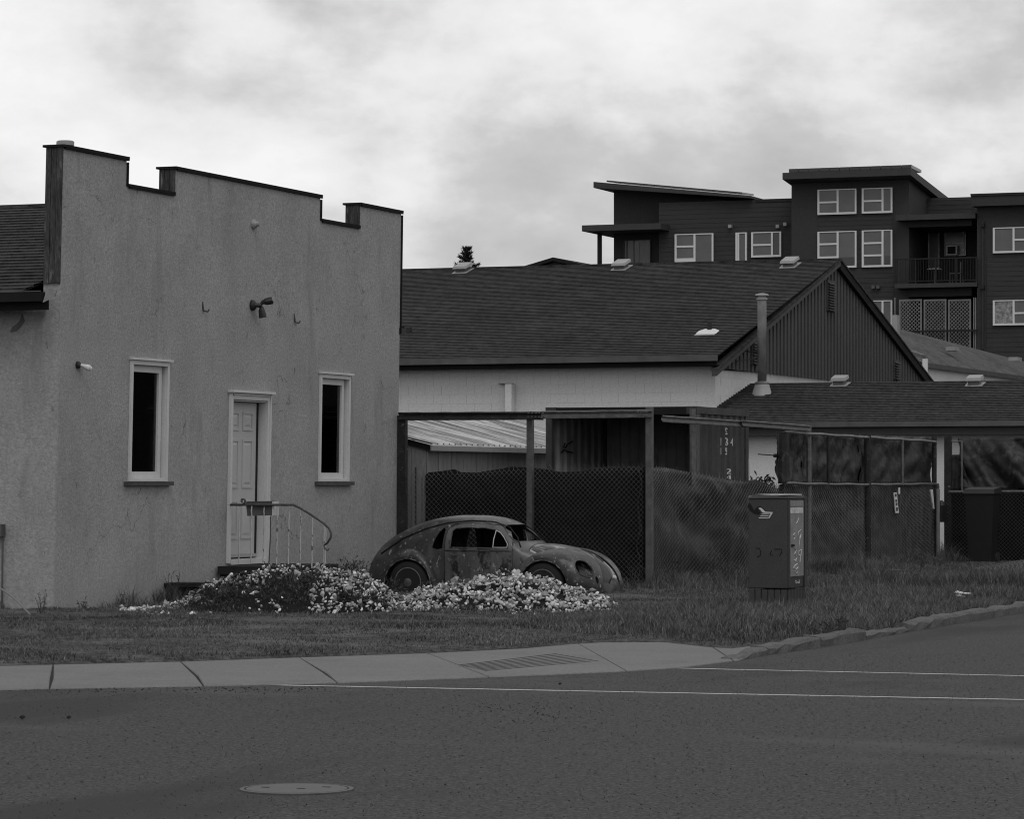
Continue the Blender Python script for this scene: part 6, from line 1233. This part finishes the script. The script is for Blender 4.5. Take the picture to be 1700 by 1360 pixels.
for (x, y), d in zip(P, dist):
    n1_ = noise.noise((x * .8, y * .8, 1)); n2_ = noise.noise((x * 2.6, y * 2.6, 7)); h = .034 + .022 * n1_ + .018 * n2_; p = 1.0
    right = smoothstep(-14.0, -11.5, x) * smoothstep(31.5, 34.5, y); h += .085 * right * (1 + .6 * n2_)
    fA_ = abs(y - YF) if x > XF - 4.2 else 9; fB_ = abs(x - XF) if y > YF - .3 else 9
    if min(fA_, fB_) < .9 and x > XF - .9: h += .28 * (1 - min(fA_, fB_) / .9) * (.7 + n2_)
    wl_ = (x - XA) if y > YA0 - .4 else 9; wl2 = (YA0 - y) if x < XA + .3 else 9
    if min(wl_, wl2) < .8: h += min(.20, .10 * (1 - min(wl_, wl2) / .8) * max(0, .2 + 1.4 * n1_ + n2_)) * (1 if wl2 < .8 or y < 39.5 else .2)
    if abs(x - cab_c[0]) < wx / 2 + .01 and abs(y - cab_c[1]) < wy / 2 + .01: p = 0
    cd = math.hypot(x - cab_c[0], y - cab_c[1])
    if cd < 1.1: h += .05 * (1 - cd / 1.1)
    bare = noise.noise((x * .45, y * 1.1, 12))
    if right < .3 and bare > .0: p = .38; h *= .6
    xc, yc = x * CS + y * SN, -x * SN + y * CS
    if 39.5 < yc < 43.6 and x_0 < xc < x_1:
        m_ = mound(xc, yc)
        if m_ > .05: p *= .5 if xc < -2.45 and m_ < .45 else .03
        zz0 = m_
    else: zz0 = 0
    q = (Vector((x, y)) - Vector((pc.x, pc.y))); u_, v_ = q.x * math.cos(ang) + q.y * math.sin(ang), -q.x * math.sin(ang) + q.y * math.cos(ang)
    if abs(u_) < 1.75 and abs(v_) < .62: p = 0
    if d < .12: h *= .6
    hh.append(max(.015, h * random.uniform(.5, 1.25))); zz.append(lawn_z(x, y, d) + zz0 - .005); kk.append(random.random() < p)
hh, zz, kk = np.array(hh), np.array(zz), np.array(kk)
P3 = np.column_stack([P, zz])[kk]; hh = hh[kk]; sel = rng.random(len(hh)) < .90
blades(P3[sel], hh[sel], rng.uniform(.006, .012, sel.sum()), 1.1, 'grass', 'grass', 'rough uncut grass between the pavement and the building', 1)
s2 = ~sel & (hh > .04); blades(P3[s2], hh[s2] * 1.15, rng.uniform(.005, .010, s2.sum()), .7, 'dry', 'dry_grass', 'scattered dry pale grass stalks on the verge', 2)
# leafy weeds over the left half of the heap
wv, wf = [], []
def leaf(p, d, l, w_):
    w_ *= .7
    s = d.cross(Vector((random.gauss(0, 1), random.gauss(0, 1), random.gauss(0, 1)))).normalized() * w_; k = len(wv); m_ = p + d * l * .5 + Vector((0, 0, l * .12)); wv.extend([p, m_ - s, m_ + s, p + d * l]); wf.extend([(k, k + 1, k + 2), (k + 1, k + 3, k + 2)])
def clump(p, h, n, spread=.5):
    for _ in range(n):
        d = Vector((random.gauss(0, spread), random.gauss(0, spread), random.uniform(.5, 1))).normalized(); q = p + d * h * random.random() * .8; leaf(q, (d + Vector((random.gauss(0, .7), random.gauss(0, .7), random.gauss(-.1, .4)))).normalized(), random.uniform(.035, .10), random.uniform(.005, .013))
for _ in range(650):
    px = random.uniform(275, 590); xc = (px - 850) / 131; yc = random.uniform(39.8, 42.6); m_ = mound(xc, yc); c = float(np.interp(xc, ccx, ccz))
    if m_ < .05: continue
    pr = 1 if 330 < px < 545 else .45
    if px > 535: pr *= smoothstep(.5, .9, m_ / c) * .7
    if m_ / c > .80 and px < 530: pr *= .15
    if noise.noise((xc * 2.1, yc * 1.4, 8)) > .08: pr *= .15
    if px < 335: pr *= .12
    if random.random() > pr: continue
    p = cam2(xc, yc); p.z = .05 + m_; clump(p, random.uniform(.03, .09), 13)
for (px, py, h, n) in ((590, 955, .30, 160), (575, 960, .2, 120), (650, 968, .25, 200), (700, 985, .12, 60), (612, 1018, .22, 260), (590, 1020, .16, 160), (640, 1022, .14, 140)):
    xc, yc = (px - 850) / 131, (41.9 if py < 1000 else 40.0); p = cam2(xc, yc); p.z = .04 + mound(xc, yc)
    for _ in range(6): clump(p + Vector((random.uniform(-.12, .12), random.uniform(-.12, .12), 0)), h, n // 6, .6)
o = bpy.data.objects.new('weeds', np_mesh('weeds', np.array([tuple(v) for v in wv]), np.array(wf), M['weed'])); COL.objects.link(o); tag(o, 'dark leafy weeds growing over the left half of the rubble', kind='stuff')
# single plants and stalks
def plant(name, p, h, n, lb, m='weed', grp=None, stalks=5):
    t = thing(name, lb, 'plant', p, group=grp); mb = MB()
    global wv, wf; wv, wf = [], []
    for _ in range(stalks):
        d = Vector((random.gauss(0, .3), random.gauss(0, .3), 1)).normalized(); a = p + Vector((random.uniform(-.06, .06), random.uniform(-.06, .06), 0)); mb.tube([a, a + d * h * .5, a + d * h + Vector((0, 0, -.02))], [.006, .004, .002], 4)
        for k in range(n // stalks): q = a + d * h * random.uniform(.15, 1); leaf(q, Vector((random.gauss(0, 1), random.gauss(0, 1), random.gauss(.3, .5))).normalized(), random.uniform(.03, .09), random.uniform(.005, .012))
    mb.build('stem', M[m], t); ob = bpy.data.objects.new('leaves', np_mesh('leaves', np.array([tuple(v) for v in wv]) - np.array(p), np.array(wf), M[m])); COL.objects.link(ob); ob.parent = t
for (px, D, h, n, lb) in ((65, 39.6, .30, 45, 'tall thin weed against the side wall at the left edge'), (140, 40.7, .15, 40, 'low dark weed at the foot of the stucco front near its corner'), (205, 42.0, .18, 50, 'bushy weed at the foot of the stucco front left of the timber step'), (282, 42.9, .42, 60, 'dark weed growing over the timber step'), (1120, 48.6, .5, 90, 'tall weed at the fence right of the square corner post'), (1180, 49.6, .55, 110, 'leafy weed against the sagging fence left of the cabinet'), (1215, 50.2, .45, 90, 'leafy weed behind the left edge of the cabinet'), (1052, 47.6, .4, 60, 'weed in front of the rusty car nose by the corner post'), (1400, 34.2, .22, 80, 'low weed growing in a gap of the kerb'), (1372, 33.9, .15, 50, 'small weed at the foot of the kerb'), (1530, 57.0, .4, 70, 'tall weed at the fence bottom before the gate gap')):
    p = cam2((px - 850) / 5500 * D, D); p.z = .04; plant('weed_plant', p, h, n, lb, grp='weeds along walls and fence')
a0_, a1_, a2_ = at_d(2, 978, 38.6), at_d(25, 995, 38.3), at_d(50, 1021, 38.0); mb = MB(); mb.tube([a0_, a1_, a2_], .011, 5); tag(mb.build('dry_stick', M['dry'], off=tuple(a2_)), 'pale bent stick leaning in the weeds at the side wall', 'stick')
mb = MB(); p = at_d(526, 936, 42.4); mb.hexa([p + Vector((-.03, -.02, -.05)), p + Vector((.12, -.02, -.12)), p + Vector((.12, .2, -.12)), p + Vector((-.03, .2, -.05))], [p + Vector((-.02, -.02, -.02)), p + Vector((.13, -.02, -.09)), p + Vector((.13, .2, -.09)), p + Vector((-.02, .2, -.02))]); tag(mb.build('broken_slab', M['stone']), 'flat broken slab tilted on top of the heap by the rail', 'slab')
# brush behind the sagging fence
bp_ = at_d(1265, 812, 58.0); t = thing('bush', 'dark bush behind the sagging street fence next to the container', 'bush', (bp_.x, bp_.y, 0)); wv, wf = [], []
for _ in range(1500):
    d = Vector((random.gauss(0, 1), random.gauss(0, 1), random.gauss(0, 1))).normalized() * random.random() ** .4; q = Vector((bp_.x, bp_.y, 1.05)) + Vector((d.x * .55, d.y * .7, d.z * .72)); leaf(q, Vector((random.gauss(0, 1), random.gauss(0, 1), random.gauss(.2, .6))).normalized(), .12, .03)
ob = bpy.data.objects.new('leaves', np_mesh('leaves', np.array([tuple(v) for v in wv]) - np.array((bp_.x, bp_.y, 0)), np.array(wf), M['weed'])); COL.objects.link(ob); ob.parent = t
mb = MB()
for k in range(6): w = k * 1.05; mb.tube([(bp_.x, bp_.y, 0), (bp_.x + .15 * math.cos(w), bp_.y + .15 * math.sin(w), .6), (bp_.x + .4 * math.cos(w), bp_.y + .4 * math.sin(w), 1.4)], [.02, .015, .005], 5)
mb.build('stem', M['bark'], t)
# crumbs of dark gravel on the road
def crumbs(n, gen, size, m, name, lb):
    V, F, k = [], [], 0
    for i in range(n):
        px, py = gen()
        if py < 1085: continue
        p = at_z(px, py, .004); v, f = raw[i % 14]; s = random.uniform(*size); V.append(v * s + np.array(p)); F.append(f + k); k += len(v)
    o = bpy.data.objects.new(name, np_mesh(name, np.concatenate(V), np.concatenate(F), m)); COL.objects.link(o); tag(o, lb, kind='stuff')
crumbs(260, lambda: (random.uniform(0, 1700), random.choice([random.gauss(1160, 22), random.uniform(1150, 1350)])), (.004, .009), M['groove'], 'road_gravel', 'dark crumbs of gravel scattered over the asphalt')
def chip_px():
    while True:
        x, y = random.uniform(-11, 13), random.uniform(15, 34); p = cam2(x * .5, y); u, v, D = proj((p.x, p.y, 0))
        if -10 < u < 1710 and v < 1365 and not inside(np.array([[p.x, p.y]]))[0] and not (p.x < -8.9 and p.y > 22 and v < 1146 and v < 1150 - (u - 0) * .035): return u, v
crumbs(9000, chip_px, (.003, .0075), M['chip'], 'stone_chips', 'loose stone chips worn out of the asphalt surface')
crumbs(120, lambda: (random.gauss(880, 60), random.gauss(1180, 10)), (.004, .010), M['groove'], 'loose_gravel', 'patch of dark loose gravel on the road')
crumbs(160, lambda: (random.uniform(0, 560), random.gauss(1146, 2.5)), (.005, .014), M['groove'], 'edge_gravel', 'line of gravel crumbs along the pavement edge')
for (px, py, s, lb) in ((38, 1192, .035, 'larger dark clod on the road near the left edge'), (115, 1192, .028, 'smaller dark clod on the road right of the larger one'), (930, 1136, .022, 'small dark clod just under the crosswalk line')):
    p = at_z(px, py, s * .5); o = bpy.data.objects.new('clod', SM[3].copy()); o.data.materials[0] = M['groove']; COL.objects.link(o); o.location = p; o.scale = (s,) * 3; tag(o, lb, 'clod', 'clods on the road')
